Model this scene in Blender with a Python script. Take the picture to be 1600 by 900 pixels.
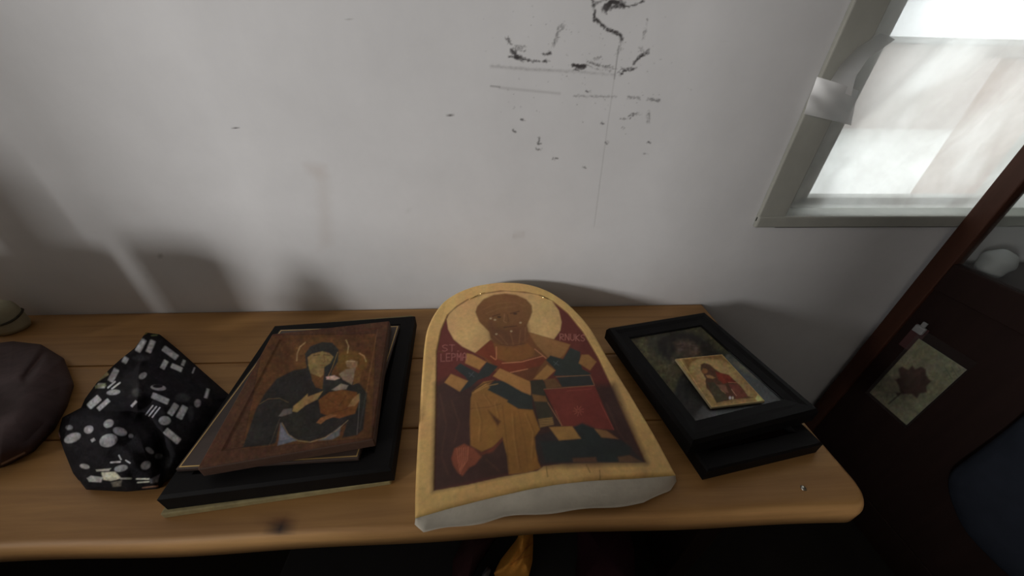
import bpy, bmesh, math, random
import numpy as np
from mathutils import Vector, Matrix

for o in list(bpy.data.objects): bpy.data.objects.remove(o)
scene = bpy.context.scene
random.seed(4); RNG = np.random.default_rng(7)

# ------------------------------------------------------------------ camera
F_PX, PITCH, YAW, ROLL = 530.0, math.radians(33.7), math.radians(3.5), math.radians(1.2)
ZB = 0.5                                        # top of the bench
CAM = np.array([0.0, -0.561, 0.92])
fw = np.array([math.sin(YAW)*math.cos(PITCH), math.cos(YAW)*math.cos(PITCH), -math.sin(PITCH)])
r0 = np.array([math.cos(YAW), -math.sin(YAW), 0]); u0 = np.cross(r0, fw)
rt = math.cos(ROLL)*r0 + math.sin(ROLL)*u0; up = np.cross(rt, fw)
cd = bpy.data.cameras.new('camera'); cam = bpy.data.objects.new('camera', cd)
scene.collection.objects.link(cam)
m = Matrix.Identity(4)
for i in range(3):
    m[i][0], m[i][1], m[i][2], m[i][3] = rt[i], up[i], -fw[i], CAM[i]
cam.matrix_world = m
cd.sensor_fit = 'HORIZONTAL'; cd.sensor_width = 36.0; cd.lens = F_PX*36.0/1600.0
cd.clip_start = 0.01
scene.camera = cam

# ------------------------------------------------------------------ world, window light, exposure
w = bpy.data.worlds.new('world'); scene.world = w; w.use_nodes = True
bg = w.node_tree.nodes['Background']; bg.inputs[0].default_value = (0.93, 0.97, 1.0, 1); bg.inputs[1].default_value = 2.4
LIGHT = np.array([-3.22, -2.4, 1.5])
def area(name, loc, tgt, sx, sy, power, col):
    l = bpy.data.lights.new(name, 'AREA'); l.shape = 'RECTANGLE'; l.size = sx; l.size_y = sy; l.energy = power; l.color = col
    o = bpy.data.objects.new(name, l); scene.collection.objects.link(o); o.location = loc
    d = Vector(tgt) - Vector(loc); o.rotation_euler = d.to_track_quat('-Z', 'Y').to_euler()
    return o
area('window_daylight', LIGHT, (0, 0, 0.75), 0.34, 0.58, 100, (1.0, 0.985, 0.965))
vs = scene.view_settings
vs.view_transform = 'Standard'; vs.look = 'None'; vs.gamma = 1.0; vs.exposure = 0.0; vs.use_curve_mapping = False

# ------------------------------------------------------------------ helpers
def ray(px, py): return fw + (px-800)/F_PX*rt - (py-450)/F_PX*up
def onz(px, py, z):
    d = ray(px, py); return CAM + d*(z-CAM[2])/d[2]
def ony(px, py, y=0.0):
    d = ray(px, py); return CAM + d*(y-CAM[1])/d[1]
def onx(px, py, x):
    d = ray(px, py); return CAM + d*(x-CAM[0])/d[0]
def proj(P):
    v = np.asarray(P, float) - CAM; z = v @ fw
    return np.stack([800 + F_PX*(v @ rt)/z, 450 - F_PX*(v @ up)/z], -1)

def lin(c):
    c = np.asarray(c, float)/255.0
    return np.where(c <= 0.04045, c/12.92, ((c+0.055)/1.055)**2.4)

class NT:
    def __init__(s, name):
        s.m = bpy.data.materials.new(name); s.m.use_nodes = True; s.t = s.m.node_tree
        s.b = s.t.nodes['Principled BSDF']
    def n(s, typ, **kw):
        nd = s.t.nodes.new(typ)
        for k, v in kw.items():
            if k.startswith('_'): setattr(nd, k[1:], v)
            else: nd.inputs[k.replace('__', ' ')].default_value = v
        return nd
    def l(s, a, b): s.t.links.new(a, b)

def rgba(c): return tuple(float(x) for x in c[:3]) + (1.0,)

def mat_plain(name, col, rough=0.6, var=0.25, scale=40, bump=0.1, stretch=(1, 1, 1), metal=0.0, spec=0.5, bscale=None, bdist=0.002):
    t = NT(name); t.b.inputs['Roughness'].default_value = rough; t.b.inputs['Metallic'].default_value = metal
    t.b.inputs['Specular IOR Level'].default_value = spec
    tc = t.n('ShaderNodeTexCoord'); mp = t.n('ShaderNodeMapping'); mp.inputs['Scale'].default_value = stretch
    t.l(tc.outputs['Object'], mp.inputs[0])
    nz = t.n('ShaderNodeTexNoise', Scale=scale, Detail=6, Roughness=0.6); t.l(mp.outputs[0], nz.inputs['Vector'])
    mx = t.n('ShaderNodeMix', _data_type='RGBA')
    mx.inputs[6].default_value = rgba(np.asarray(col)*(1-var)); mx.inputs[7].default_value = rgba(np.minimum(np.asarray(col)*(1+var), 0.95))
    t.l(nz.outputs['Fac'], mx.inputs[0]); t.l(mx.outputs[2], t.b.inputs['Base Color'])
    if bump:
        nb = t.n('ShaderNodeTexNoise', Scale=bscale or scale*2, Detail=5); t.l(mp.outputs[0], nb.inputs['Vector'])
        bp = t.n('ShaderNodeBump', Strength=bump, Distance=bdist); t.l(nb.outputs['Fac'], bp.inputs['Height']); t.l(bp.outputs[0], t.b.inputs['Normal'])
    return t.m

def mat_paint(name, rough=0.5, var=0.12, scale=120, bump=0.08, spec=0.5, coat=0.0, metal=0.0):
    """colour laid down as the 'Col' attribute, with grain on top"""
    t = NT(name); t.b.inputs['Roughness'].default_value = rough; t.b.inputs['Specular IOR Level'].default_value = spec
    t.b.inputs['Coat Weight'].default_value = coat; t.b.inputs['Coat Roughness'].default_value = 0.15; t.b.inputs['Metallic'].default_value = metal
    at = t.n('ShaderNodeAttribute', _attribute_name='Col')
    tc = t.n('ShaderNodeTexCoord')
    nz = t.n('ShaderNodeTexNoise', Scale=scale, Detail=5, Roughness=0.65); t.l(tc.outputs['Object'], nz.inputs['Vector'])
    mr = t.n('ShaderNodeMapRange'); mr.inputs[1].default_value = 0.25; mr.inputs[2].default_value = 0.75
    mr.inputs[3].default_value = 1-var; mr.inputs[4].default_value = 1+var; t.l(nz.outputs['Fac'], mr.inputs[0])
    mx = t.n('ShaderNodeVectorMath', _operation='SCALE'); t.l(at.outputs['Color'], mx.inputs[0]); t.l(mr.outputs[0], mx.inputs['Scale'])
    t.l(mx.outputs[0], t.b.inputs['Base Color'])
    if bump:
        nb = t.n('ShaderNodeTexNoise', Scale=scale*2.5, Detail=4); t.l(tc.outputs['Object'], nb.inputs['Vector'])
        bp = t.n('ShaderNodeBump', Strength=bump, Distance=0.001); t.l(nb.outputs['Fac'], bp.inputs['Height']); t.l(bp.outputs[0], t.b.inputs['Normal'])
    return t.m

LOC = {}
def tag(o, label=None, cat=None, group=None, kind=None):
    if label: o['label'] = label
    if cat: o['category'] = cat
    if group: o['group'] = group
    if kind: o['kind'] = kind
    return o
def thing(name, loc, label, cat, group=None):
    o = bpy.data.objects.new(name, None); scene.collection.objects.link(o); o.location = loc; o.empty_display_size = 0.05
    LOC[o] = np.array(loc, float); return tag(o, label, cat, group)
def mesh(name, V, Fc, mat, parent=None, smooth=False, col=None, origin=None):
    """V in world coordinates; child meshes are stored relative to their thing"""
    V = np.asarray(V, float)
    base = LOC[parent] if parent is not None else (np.array(origin, float) if origin is not None else V.min(0)*[0, 0, 1] + V.mean(0)*[1, 1, 0])
    me = bpy.data.meshes.new(name); me.from_pydata((V-base).tolist(), [], [tuple(int(i) for i in f) for f in Fc])
    if col is not None:
        a = me.color_attributes.new('Col', 'FLOAT_COLOR', 'POINT')
        c = np.ones((len(V), 4)); c[:, :3] = col; a.data.foreach_set('color', c.ravel().astype(np.float32))
    me.materials.append(mat)
    if smooth: me.polygons.foreach_set('use_smooth', [True]*len(me.polygons))
    me.update()
    o = bpy.data.objects.new(name, me); scene.collection.objects.link(o)
    if parent is None: o.location = base
    else: o.parent = parent
    LOC[o] = base
    return o
def bm_out(bm):
    bm.verts.index_update()
    V = [tuple(v.co) for v in bm.verts]; Fc = [[v.index for v in f.verts] for f in bm.faces]; bm.free(); return np.array(V), Fc
def box(c, s, bevel=0.0, seg=2, rot=None):
    """box of size s centred on c; rot = 3x3"""
    bm = bmesh.new(); bmesh.ops.create_cube(bm, size=1.0)
    for v in bm.verts: v.co = Vector([v.co[i]*s[i] for i in range(3)])
    if bevel: bmesh.ops.bevel(bm, geom=bm.edges[:], offset=bevel, segments=seg, affect='EDGES', profile=0.5)
    V, Fc = bm_out(bm)
    if rot is not None: V = V @ np.asarray(rot).T
    return V + np.asarray(c, float), Fc
def bx(x0, x1, y0, y1, z0, z1, bevel=0.0, seg=2):
    return box(((x0+x1)/2, (y0+y1)/2, (z0+z1)/2), (x1-x0, y1-y0, z1-z0), bevel, seg)
def join(*parts):
    V, Fc, k = [], [], 0
    for v, f in parts:
        V.append(np.asarray(v)); Fc += [[i+k for i in q] for q in f]; k += len(v)
    return np.vstack(V), Fc
def grid_faces(nx, ny, off=0):                   # vertex index = j*nx + i
    i, j = np.meshgrid(np.arange(nx-1), np.arange(ny-1)); a = (j*nx+i).ravel()+off
    return np.stack([a, a+1, a+1+nx, a+nx], -1).tolist()
def tube(pts, r, n=8):
    pts = [Vector(p) for p in pts]; V, Fc = [], []
    rr = r if hasattr(r, '__len__') else [r]*len(pts)
    for k, p in enumerate(pts):
        d = (pts[min(k+1, len(pts)-1)] - pts[max(k-1, 0)]).normalized()
        a = d.orthogonal().normalized() if k == 0 else (a - d*a.dot(d)).normalized()
        b = d.cross(a)
        for q in range(n):
            t = 2*math.pi*q/n; V.append(p + a*(rr[k]*math.cos(t)) + b*(rr[k]*math.sin(t)))
    for k in range(len(pts)-1):
        for q in range(n): Fc.append([k*n+q, k*n+(q+1) % n, (k+1)*n+(q+1) % n, (k+1)*n+q])
    Fc.append(list(range(n))[::-1]); Fc.append([(len(pts)-1)*n+q for q in range(n)])
    return np.array([tuple(v) for v in V]), Fc
def lathe(c, prof, n=28):
    V, Fc = [], []
    for r, z in prof:
        for q in range(n):
            t = 2*math.pi*q/n; V.append((c[0]+r*math.cos(t), c[1]+r*math.sin(t), c[2]+z))
    for k in range(len(prof)-1):
        for q in range(n): Fc.append([k*n+q, k*n+(q+1) % n, (k+1)*n+(q+1) % n, (k+1)*n+q])
    Fc.append(list(range(n))[::-1]); Fc.append([(len(prof)-1)*n+q for q in range(n)])
    return np.array(V), Fc

# ---- flat painting: colour of points, tested against outlines
def segdist(P, pts, closed):
    A = np.asarray(pts, float); B = np.roll(A, -1, 0) if closed else A[1:]; A = A if closed else A[:-1]
    d = np.full(len(P), 1e9)
    for a, b in zip(A, B):
        ab = b-a; t = np.clip(((P-a) @ ab)/max(ab @ ab, 1e-9), 0, 1)
        d = np.minimum(d, np.hypot(*(P-a-t[:, None]*ab).T))
    return d
def inside(P, pts):
    A = np.asarray(pts, float); B = np.roll(A, -1, 0); r = np.zeros(len(P), bool)
    for a, b in zip(A, B):
        c = ((a[1] > P[:, 1]) != (b[1] > P[:, 1]))
        if a[1] != b[1]: r ^= c & (P[:, 0] < (b[0]-a[0])*(P[:, 1]-a[1])/(b[1]-a[1])+a[0])
    return r
class Paint:
    def __init__(s, P, base, gain=3.0):
        s.P = np.asarray(P, float); s.g = gain; s.c = np.tile(s.C(base), (len(P), 1)); s.z = (0, 0, 1)
    def C(s, rgb): return np.minimum(lin(rgb)*s.g, 0.88)
    def T(s, pts): x0, y0, k = s.z; return [(x0+k*a, y0+k*b) for a, b in pts]
    def _mix(s, idx, a, rgb): s.c[idx] += (s.C(rgb)-s.c[idx])*a[:, None]
    def _box(s, pts, pad):
        q = np.asarray(pts); return np.where((s.P[:, 0] > q[:, 0].min()-pad) & (s.P[:, 0] < q[:, 0].max()+pad) & (s.P[:, 1] > q[:, 1].min()-pad) & (s.P[:, 1] < q[:, 1].max()+pad))[0]
    def poly(s, pts, rgb, soft=0.9, a=1.0):
        soft = max(soft, 1.1); pts = s.T(pts); i = s._box(pts, soft+1); P = s.P[i]
        if not len(i): return
        d = segdist(P, pts, True)*np.where(inside(P, pts), 1, -1); s._mix(i, a*np.clip(0.5+d/(2*soft), 0, 1), rgb)
    def ell(s, c, r, rgb, soft=0.9, a=1.0, rot=0.0, n=28):
        ca, sa = math.cos(rot), math.sin(rot)
        s.poly([(c[0]+r[0]*math.cos(t)*ca-r[1]*math.sin(t)*sa, c[1]+r[0]*math.cos(t)*sa+r[1]*math.sin(t)*ca) for t in np.linspace(0, 2*math.pi, n, endpoint=False)], rgb, soft, a)
    def line(s, pts, wd, rgb, soft=0.6, a=1.0):           # wd in photograph pixels
        pts = s.T(pts); i = s._box(pts, wd+soft+1); P = s.P[i]
        if not len(i): return
        d = wd/2-segdist(P, pts, False); s._mix(i, a*np.clip(0.5+d/(2*soft), 0, 1), rgb)
    def age(s, amp=0.18, hue=0.06, scales=((3, 1.0), (7, 0.9), (22, 0.8))):
        lo = s.P.min(0); f = np.zeros(len(s.P)); h = np.zeros((len(s.P), 3))
        for sc, wt in scales:
            q = (s.P-lo)/sc; n = np.ceil(q.max(0)).astype(int)+3; i = np.floor(q).astype(int); t = q-i; t = t*t*(3-2*t)
            def smp(G): return (G[i[:, 0], i[:, 1]].T*((1-t[:, 0])*(1-t[:, 1]))+G[i[:, 0]+1, i[:, 1]].T*(t[:, 0]*(1-t[:, 1]))+G[i[:, 0], i[:, 1]+1].T*((1-t[:, 0])*t[:, 1])+G[i[:, 0]+1, i[:, 1]+1].T*(t[:, 0]*t[:, 1])).T
            f += wt*smp(RNG.normal(size=n)); h += wt*smp(RNG.normal(size=(n[0], n[1], 3)))
        s.c = np.clip(s.c*np.exp(amp*f)[:, None]*np.exp(hue*h), 0.001, 0.9)
GLYPH = {'S': [[(1, .1), (.5, 0), (0, .2), (.2, .45), (.8, .55), (1, .8), (.5, 1), (0, .9)]], 'T': [[(0, 0), (1, 0)], [(.5, 0), (.5, 1)]], '.': [[(.2, .95), (.35, .95)]],
 'L': [[(0, 0), (0, 1), (1, 1)]], 'E': [[(1, 0), (0, 0), (0, 1), (1, 1)], [(0, .5), (.8, .5)]], 'P': [[(0, 1), (0, 0), (.9, .1), (.9, .45), (0, .55)]],
 'M': [[(0, 1), (0, 0), (.5, .6), (1, 0), (1, 1)]], 'A': [[(0, 1), (.1, .2), (.5, 0), (.9, .2), (1, 1)], [(.05, .6), (.95, .6)]],
 'R': [[(0, 1), (0, 0), (.9, .1), (.9, .45), (0, .55), (1, 1)]], 'N': [[(0, 1), (0, 0), (1, 1), (1, 0)]], 'U': [[(0, 0), (0, .8), (.5, 1), (1, .8), (1, 0)]], 'K': [[(0, 0), (0, 1)], [(1, 0), (0, .5), (1, 1)]]}
def text(p, word, x0, y0, wd, ht, slope, lw, rgb, a=1.0):
    n = len(word); cw = wd/n
    for k, ch in enumerate(word):
        for st in GLYPH[ch]:
            p.line([(x0+k*cw+q*cw*0.7, y0+r*ht+slope*(k*cw+q*cw*0.7)) for q, r in st], lw, rgb, a=a)

def resample(pts, n, closed=False):
    pts = np.asarray(pts, float)
    if closed: pts = np.vstack([pts, pts[:1]])
    s = np.concatenate([[0], np.cumsum(np.linalg.norm(np.diff(pts, axis=0), axis=1))]); t = np.linspace(0, s[-1], n+1 if closed else n)
    r = np.stack([np.interp(t, s, pts[:, k]) for k in range(pts.shape[1])], -1); return r[:-1] if closed else r
def smooth_line(p, it=2):
    for _ in range(it):
        q = p.copy(); q[1:-1] = (p[:-2]+2*p[1:-1]+p[2:])/4; p = q
    return p
def fit_rect(q):
    """four corners TL,TR,BR,BL (3D, same z) -> centre, unit x, unit y (away), width, depth"""
    q = np.asarray(q)[:, :2]; c = q.mean(0)
    ex = (q[1]-q[0])+(q[2]-q[3]); ey = (q[0]-q[3])+(q[1]-q[2])
    W = np.linalg.norm(ex)/2; H = np.linalg.norm(ey)/2
    a1 = math.atan2(ex[1], ex[0]); a2 = math.atan2(-ey[0], ey[1]); a = (a1+a2)/2
    return c, a, W, H
def Rz(a): c, s = math.cos(a), math.sin(a); return np.array([[c, -s, 0], [s, c, 0], [0, 0, 1]])
def place(V, c, a, z=0): return np.asarray(V) @ Rz(a).T + np.array([c[0], c[1], z])
def panel_grid(c, a, W, H, z, nx, ny):
    u, v = np.meshgrid(np.linspace(-W/2, W/2, nx), np.linspace(-H/2, H/2, ny))
    V = np.stack([u.ravel(), v.ravel(), np.zeros(u.size)], -1); return place(V, c, a, z), grid_faces(nx, ny)
def frame_ring(W, H, prof):
    """moulding swept round a rectangle; prof = list of (inset, z)"""
    V, Fc = [], []; n = len(prof)
    for sx, sy in ((-1, -1), (1, -1), (1, 1), (-1, 1)):
        for i, z in prof: V.append((sx*(W/2-i), sy*(H/2-i), z))
    for k in range(4):
        for q in range(n): Fc.append([k*n+q, ((k+1) % 4)*n+q, ((k+1) % 4)*n+(q+1) % n, k*n+(q+1) % n])
    return np.array(V), Fc

# ------------------------------------------------------------------ materials
def mat_pine():
    t = NT('pine'); t.b.inputs['Roughness'].default_value = 0.55
    tc = t.n('ShaderNodeTexCoord'); mp = t.n('ShaderNodeMapping'); mp.inputs['Scale'].default_value = (1.2, 26, 10)
    t.l(tc.outputs['Object'], mp.inputs[0])
    oi = t.n('ShaderNodeObjectInfo'); ad = t.n('ShaderNodeVectorMath', _operation='ADD'); t.l(mp.outputs[0], ad.inputs[0]); t.l(oi.outputs['Random'], ad.inputs[1])
    n1 = t.n('ShaderNodeTexNoise', Scale=2.2, Detail=7, Roughness=0.62, Distortion=0.6); t.l(ad.outputs[0], n1.inputs['Vector'])
    mp2 = t.n('ShaderNodeMapping'); mp2.inputs['Scale'].default_value = (5, 5, 5); t.l(tc.outputs['Object'], mp2.inputs[0])
    n2 = t.n('ShaderNodeTexNoise', Scale=1.0, Detail=4); t.l(mp2.outputs[0], n2.inputs['Vector'])
    cr = t.n('ShaderNodeValToRGB'); cr.color_ramp.elements[0].position = 0.3; cr.color_ramp.elements[1].position = 0.75
    cr.color_ramp.elements[0].color = (0.33, 0.160, 0.048, 1); cr.color_ramp.elements[1].color = (0.53, 0.285, 0.094, 1)
    t.l(n1.outputs['Fac'], cr.inputs[0])
    mr = t.n('ShaderNodeMapRange'); mr.inputs[3].default_value = 0.72; mr.inputs[4].default_value = 1.18; t.l(n2.outputs['Fac'], mr.inputs[0])
    sc = t.n('ShaderNodeVectorMath', _operation='SCALE'); t.l(cr.outputs[0], sc.inputs[0]); t.l(mr.outputs[0], sc.inputs['Scale'])
    at = t.n('ShaderNodeAttribute', _attribute_name='Col'); ml = t.n('ShaderNodeVectorMath', _operation='MULTIPLY'); t.l(sc.outputs[0], ml.inputs[0]); t.l(at.outputs['Color'], ml.inputs[1])
    t.l(ml.outputs[0], t.b.inputs['Base Color'])
    bp = t.n('ShaderNodeBump', Strength=0.15, Distance=0.002); t.l(n1.outputs['Fac'], bp.inputs['Height']); t.l(bp.outputs[0], t.b.inputs['Normal'])
    return t.m
A = np.array
PINE = mat_pine()
WALL = mat_paint('whitewash', rough=0.8, var=0.05, scale=9, bump=0.12, spec=0.2)
DARKWOOD = mat_plain('dark_boards', (0.12, 0.085, 0.06), 0.7, 0.4, 3, 0.2, (1, 12, 12))
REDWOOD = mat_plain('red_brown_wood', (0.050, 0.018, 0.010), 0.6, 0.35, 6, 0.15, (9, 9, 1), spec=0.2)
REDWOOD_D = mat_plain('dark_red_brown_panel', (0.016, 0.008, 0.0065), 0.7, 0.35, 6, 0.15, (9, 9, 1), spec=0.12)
BLACK = mat_plain('black_frame_lacquer', (0.0075, 0.0068, 0.007), 0.6, 0.3, 30, 0.05, spec=0.12)
GESSO = mat_plain('gesso', (0.76, 0.71, 0.60), 0.75, 0.2, 45, 0.5, bscale=70, bdist=0.003)
PAINT = mat_paint('icon_paint', 0.5, 0.10, 160, 0.10, spec=0.3)
PRINT = mat_paint('varnished_print', 0.6, 0.10, 200, 0.04, spec=0.12)
MATT = mat_paint('matt_print', 0.7, 0.10, 200, 0.03, spec=0.1)
CLOTH = mat_paint('printed_cloth', 0.8, 0.15, 260, 0.3, spec=0.05)
GOLD = mat_plain('gold_line', (0.62, 0.42, 0.16), 0.35, 0.2, 60, 0.0, metal=0.6)
FRAMEGREY = mat_plain('grey_painted_window_wood', (0.38, 0.38, 0.34), 0.6, 0.2, 20, 0.2)

def mat_clear(name, haze, tint, rough=0.08, spec_mix=0.06, dirt=None):
    t = NT(name); nt = t.t; nt.nodes.remove(t.b); out = nt.nodes['Material Output']
    tr = t.n('ShaderNodeBsdfTransparent'); tr.inputs[0].default_value = rgba(tint)
    tl = t.n('ShaderNodeBsdfTranslucent'); tl.inputs[0].default_value = (0.9, 0.9, 0.9, 1)
    gl = t.n('ShaderNodeBsdfGlossy'); gl.inputs['Roughness'].default_value = rough
    tc = t.n('ShaderNodeTexCoord'); nz = t.n('ShaderNodeTexNoise', Scale=7, Detail=4); t.l(tc.outputs['Object'], nz.inputs['Vector'])
    mr = t.n('ShaderNodeMapRange'); mr.inputs[1].default_value = 0.3; mr.inputs[2].default_value = 0.7; mr.inputs[3].default_value = haze*0.6; mr.inputs[4].default_value = min(haze*1.4, 1); t.l(nz.outputs['Fac'], mr.inputs[0])
    if dirt:
        nd = t.n('ShaderNodeTexNoise', Scale=5.5, Detail=3, Distortion=0.8); t.l(tc.outputs['Object'], nd.inputs['Vector'])
        cr = t.n('ShaderNodeValToRGB'); cr.color_ramp.elements[0].position = 0.38; cr.color_ramp.elements[1].position = 0.62
        cr.color_ramp.elements[0].color = rgba(dirt); cr.color_ramp.elements[1].color = (0.95, 0.95, 0.93, 1); t.l(nd.outputs['Fac'], cr.inputs[0]); t.l(cr.outputs[0], tl.inputs[0])
    m1 = t.n('ShaderNodeMixShader'); t.l(mr.outputs[0], m1.inputs[0]); t.l(tr.outputs[0], m1.inputs[1]); t.l(tl.outputs[0], m1.inputs[2])
    m2 = t.n('ShaderNodeMixShader'); m2.inputs[0].default_value = spec_mix; t.l(m1.outputs[0], m2.inputs[1]); t.l(gl.outputs[0], m2.inputs[2])
    t.l(m2.outputs[0], out.inputs['Surface']); return t.m
GLASS = mat_clear('dusty_glass', 0.10, (0.95, 0.96, 0.95), 0.03, 0.05)
FILM = mat_clear('milky_plastic_film', 0.60, (0.97, 0.97, 0.97), 0.18, 0.08, (0.64, 0.61, 0.58))
PGLASS = mat_clear('picture_glass', 0.01, (0.96, 0.97, 0.96), 0.05, 0.014)
SLEEVE = mat_clear('clear_sleeve', 0.06, (0.97, 0.97, 0.97), 0.1, 0.05)

# ------------------------------------------------------------------ room shell
WX0, WX1, WZ0, WZ1 = 0.52, 1.12, 0.692, 1.30        # window opening in the wall plane
def wall_back():
    xs = np.unique(np.round(np.concatenate([np.linspace(-3.3, -1.0, 12), np.linspace(-1.0, -0.04, 130), np.linspace(-0.04, 0.30, 285), np.linspace(0.30, 1.2, 90), np.linspace(1.2, 1.6, 5), [WX0, WX1]]), 5))
    zs = np.unique(np.round(np.concatenate([np.linspace(0, 0.45, 10), np.linspace(0.45, 0.72, 40), np.linspace(0.72, 1.03, 255), np.linspace(1.03, 2.2, 14), [WZ0, WZ1]]), 5))
    X, Z = np.meshgrid(xs, zs)
    rip = 0.0016*np.sin(X*17+Z*5)+0.0012*np.sin(X*31-Z*9+1)
    V = np.stack([X.ravel(), np.maximum(rip.ravel()*0, 0), Z.ravel()], -1)
    Fc = [f for f in grid_faces(len(xs), len(zs))]
    keep = []
    for f in Fc:
        c = V[f].mean(0)
        if not (WX0 < c[0] < WX1 and WZ0 < c[2] < WZ1): keep.append(f[::1])
    front = (V[:, 2] > 0.3)
    P = proj(V)
    p = Paint(P, (255, 255, 255), 1.0); p.c[:] = (0.70, 0.695, 0.70)
    p.g = 1.0
    dk = (70, 66, 66)
    p.z = (700, 0, 0.3112)
    def smear(pts, wd, a, n=3, j=6):
        q = np.asarray(pts, float); L = np.linalg.norm(np.diff(q, axis=0), axis=1).sum(); q = resample(q, max(3, int(L/4))) if len(q) > 1 else q
        for _ in range(n):
            off = A([random.gauss(0, j), random.gauss(0, j)])
            for k in range(len(q)-1):
                if random.random() < 0.3: continue
                b0 = q[k]+off+A([random.gauss(0, 2.5), random.gauss(0, 2.5)]); b1 = q[k+1]+off+A([random.gauss(0, 3), random.gauss(0, 3)])
                p.line([tuple(b0), tuple(b1)], wd*random.uniform(0.3, 1.0), dk, 0.9, min(1, a*random.uniform(0.2, 1.0)))
    smear([(715, -60), (722, 0), (735, 60), (730, 110)], 3, 0.7)
    smear([(745, 95), (800, 145), (870, 175), (880, 205)], 3.2, 0.8, 4)
    smear([(790, 60), (785, 30), (815, 5), (850, 0), (880, 20), (870, 35)], 4, 0.7, 5, 8)
    smear([(860, 20), (910, 30), (960, 15), (985, 0)], 2.2, 0.8, 2, 3)
    smear([(780, -40), (840, -30), (900, -60)], 4, 0.5, 4, 10); smear([(800, 40), (820, 20), (850, 30)], 6, 0.6, 5, 10); smear([(735, 20), (790, -10), (830, -20)], 3, 0.5, 3, 8); smear([(640, 335), (680, 335)], 4, 0.7, 4, 6); smear([(320, 250), (350, 280), (370, 290)], 4, 0.6, 4, 7)
    smear([(870, 180), (870, 230), (850, 270)], 2, 0.3)
    smear([(590, 120), (555, 155), (548, 200), (525, 235)], 2, 0.5)
    smear([(292, 190), (310, 218)], 2.5, 0.8)
    smear([(330, 240), (385, 246)], 2, 0.8); smear([(335, 245), (335, 280), (380, 295)], 2.4, 0.8, 3)
    smear([(300, 280), (345, 285), (400, 300), (450, 305)], 2.2, 0.8, 3, 3)
    smear([(475, 275), (520, 270)], 2.5, 0.9, 3, 4); smear([(480, 310), (505, 312)], 4, 0.9, 3, 3)
    smear([(620, 325), (690, 328)], 3.5, 0.9, 4, 5); smear([(630, 348), (690, 345)], 2.5, 0.8, 3, 4)
    smear([(700, 310), (750, 330), (830, 340)], 2, 0.5, 4, 9); smear([(740, 300), (780, 290)], 2, 0.4, 3, 8)
    smear([(865, 370), (880, 345), (935, 340)], 2.6, 0.8, 4, 6); smear([(930, 320), (965, 280), (1010, 258)], 2.8, 0.8, 4, 6)
    smear([(965, 240), (975, 265)], 2.5, 0.4, 3, 8); smear([(1000, 105), (1000, 110)], 3, 0.7, 2, 2)
    smear([(980, 200), (1000, 140)], 2, 0.3)
    smear([(215, 335), (430, 352), (640, 362), (840, 380)], 3.5, 0.06, 4, 5); p.line([(215, 335), (430, 352), (600, 360)], 3.0, (150, 146, 144), 2.4, 0.25)
    p.line([(215, 432), (260, 437)], 2.0, dk, 1.0, 0.6); p.line([(260, 440), (560, 470)], 3.0, (130, 126, 124), 2.0, 0.35)
    smear([(630, 480), (850, 485)], 2.2, 0.22, 3, 3); smear([(900, 488), (960, 492)], 2.4, 0.5, 3, 2); smear([(1000, 500), (1065, 508)], 2.4, 0.4, 3, 3)
    smear([(868, 595), (900, 592), (925, 572), (960, 568)], 1.8, 0.8, 2, 3); smear([(1005, 560), (1003, 620)], 2, 0.5, 3, 4)
    for x, y, r in ((330, 657, 3), (378, 603, 3), (455, 720, 2), (452, 750, 2), (537, 798, 2.5), (800, 715, 2.5), (1010, 713, 2), (990, 768, 1.6), (770, 618, 2), (700, 460, 1.6), (15, 580, 2), (685, 842, 1.6), (880, 635, 1.6)):
        smear([(x-8, y-2), (x+8, y+3)], r, 0.8, 2, 3)
    smear([(458, 690), (452, 725)], 1.8, 0.8, 2, 2)
    for _ in range(120): 
        x, y = random.gauss(700, 260), random.gauss(330, 170); p.line([(x, y), (x+3, y+2)], random.uniform(0.6, 1.4), dk, 0.6, random.uniform(0.15, 0.5))
    p.line([(858, 230), (835, 395)], 1.6, dk, 0.8, 0.55); p.line([(835, 395), (800, 640), (765, 900), (735, 1130)], 1.1, (120, 117, 114), 0.8, 0.33)
    p.z = (0, 0, 1)
    p.line([(362, 200), (371, 200)], 2.0, (60, 58, 56), 0.7, 0.9)
    p.line([(803, 367), (818, 366)], 3, (150, 135, 120), 2.5, 0.5)
    p.poly([(476, 256), (508, 258), (510, 275), (498, 280), (485, 272)], (190, 178, 170), 7, 0.35)
    p.poly([(496, 275), (512, 275), (520, 380), (500, 390)], (196, 188, 182), 8, 0.3)
    for xx, yy in ((703, 180), (640, 330), (545, 30), (230, 430), (250, 400)): p.line([(xx, yy), (xx+3, yy+1)], 1.6, (110, 106, 104), 0.9, 0.5)
    o = mesh('wall_back', V, [f[::-1] for f in keep][::1] if False else keep, WALL, col=p.c, origin=(0, 0, 0))
    return tag(o, kind='structure')
wall_back()
def slab(name, args, mat, col=None):
    V, Fc = bx(*args); o = mesh(name, V, Fc, mat, origin=(0, 0, 0), col=(np.ones((len(V), 3))*0.3 if col is not None else None)); return tag(o, kind='structure')
slab('floor', (-3.4, 1.7, -3.4, 0.1, -0.06, 0.0), mat_plain('black_earth_floor', (0.018, 0.015, 0.013), 0.9, 0.4, 8, 0.3, spec=0.1))
slab('ceiling', (-3.4, 1.7, -3.4, 0.1, 2.2, 2.26), mat_plain('pale_ceiling_boards', (0.36, 0.34, 0.31), 0.85, 0.2, 4, 0.1))
slab('wall_right', (1.6, 1.66, -3.4, 0.1, 0, 2.2), DARKWOOD)
slab('wall_front', (-3.4, 1.7, -3.4, -3.34, 0, 2.2), mat_plain('dull_whitewash', (0.48, 0.46, 0.43), 0.85, 0.1, 4, 0.1))
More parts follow.
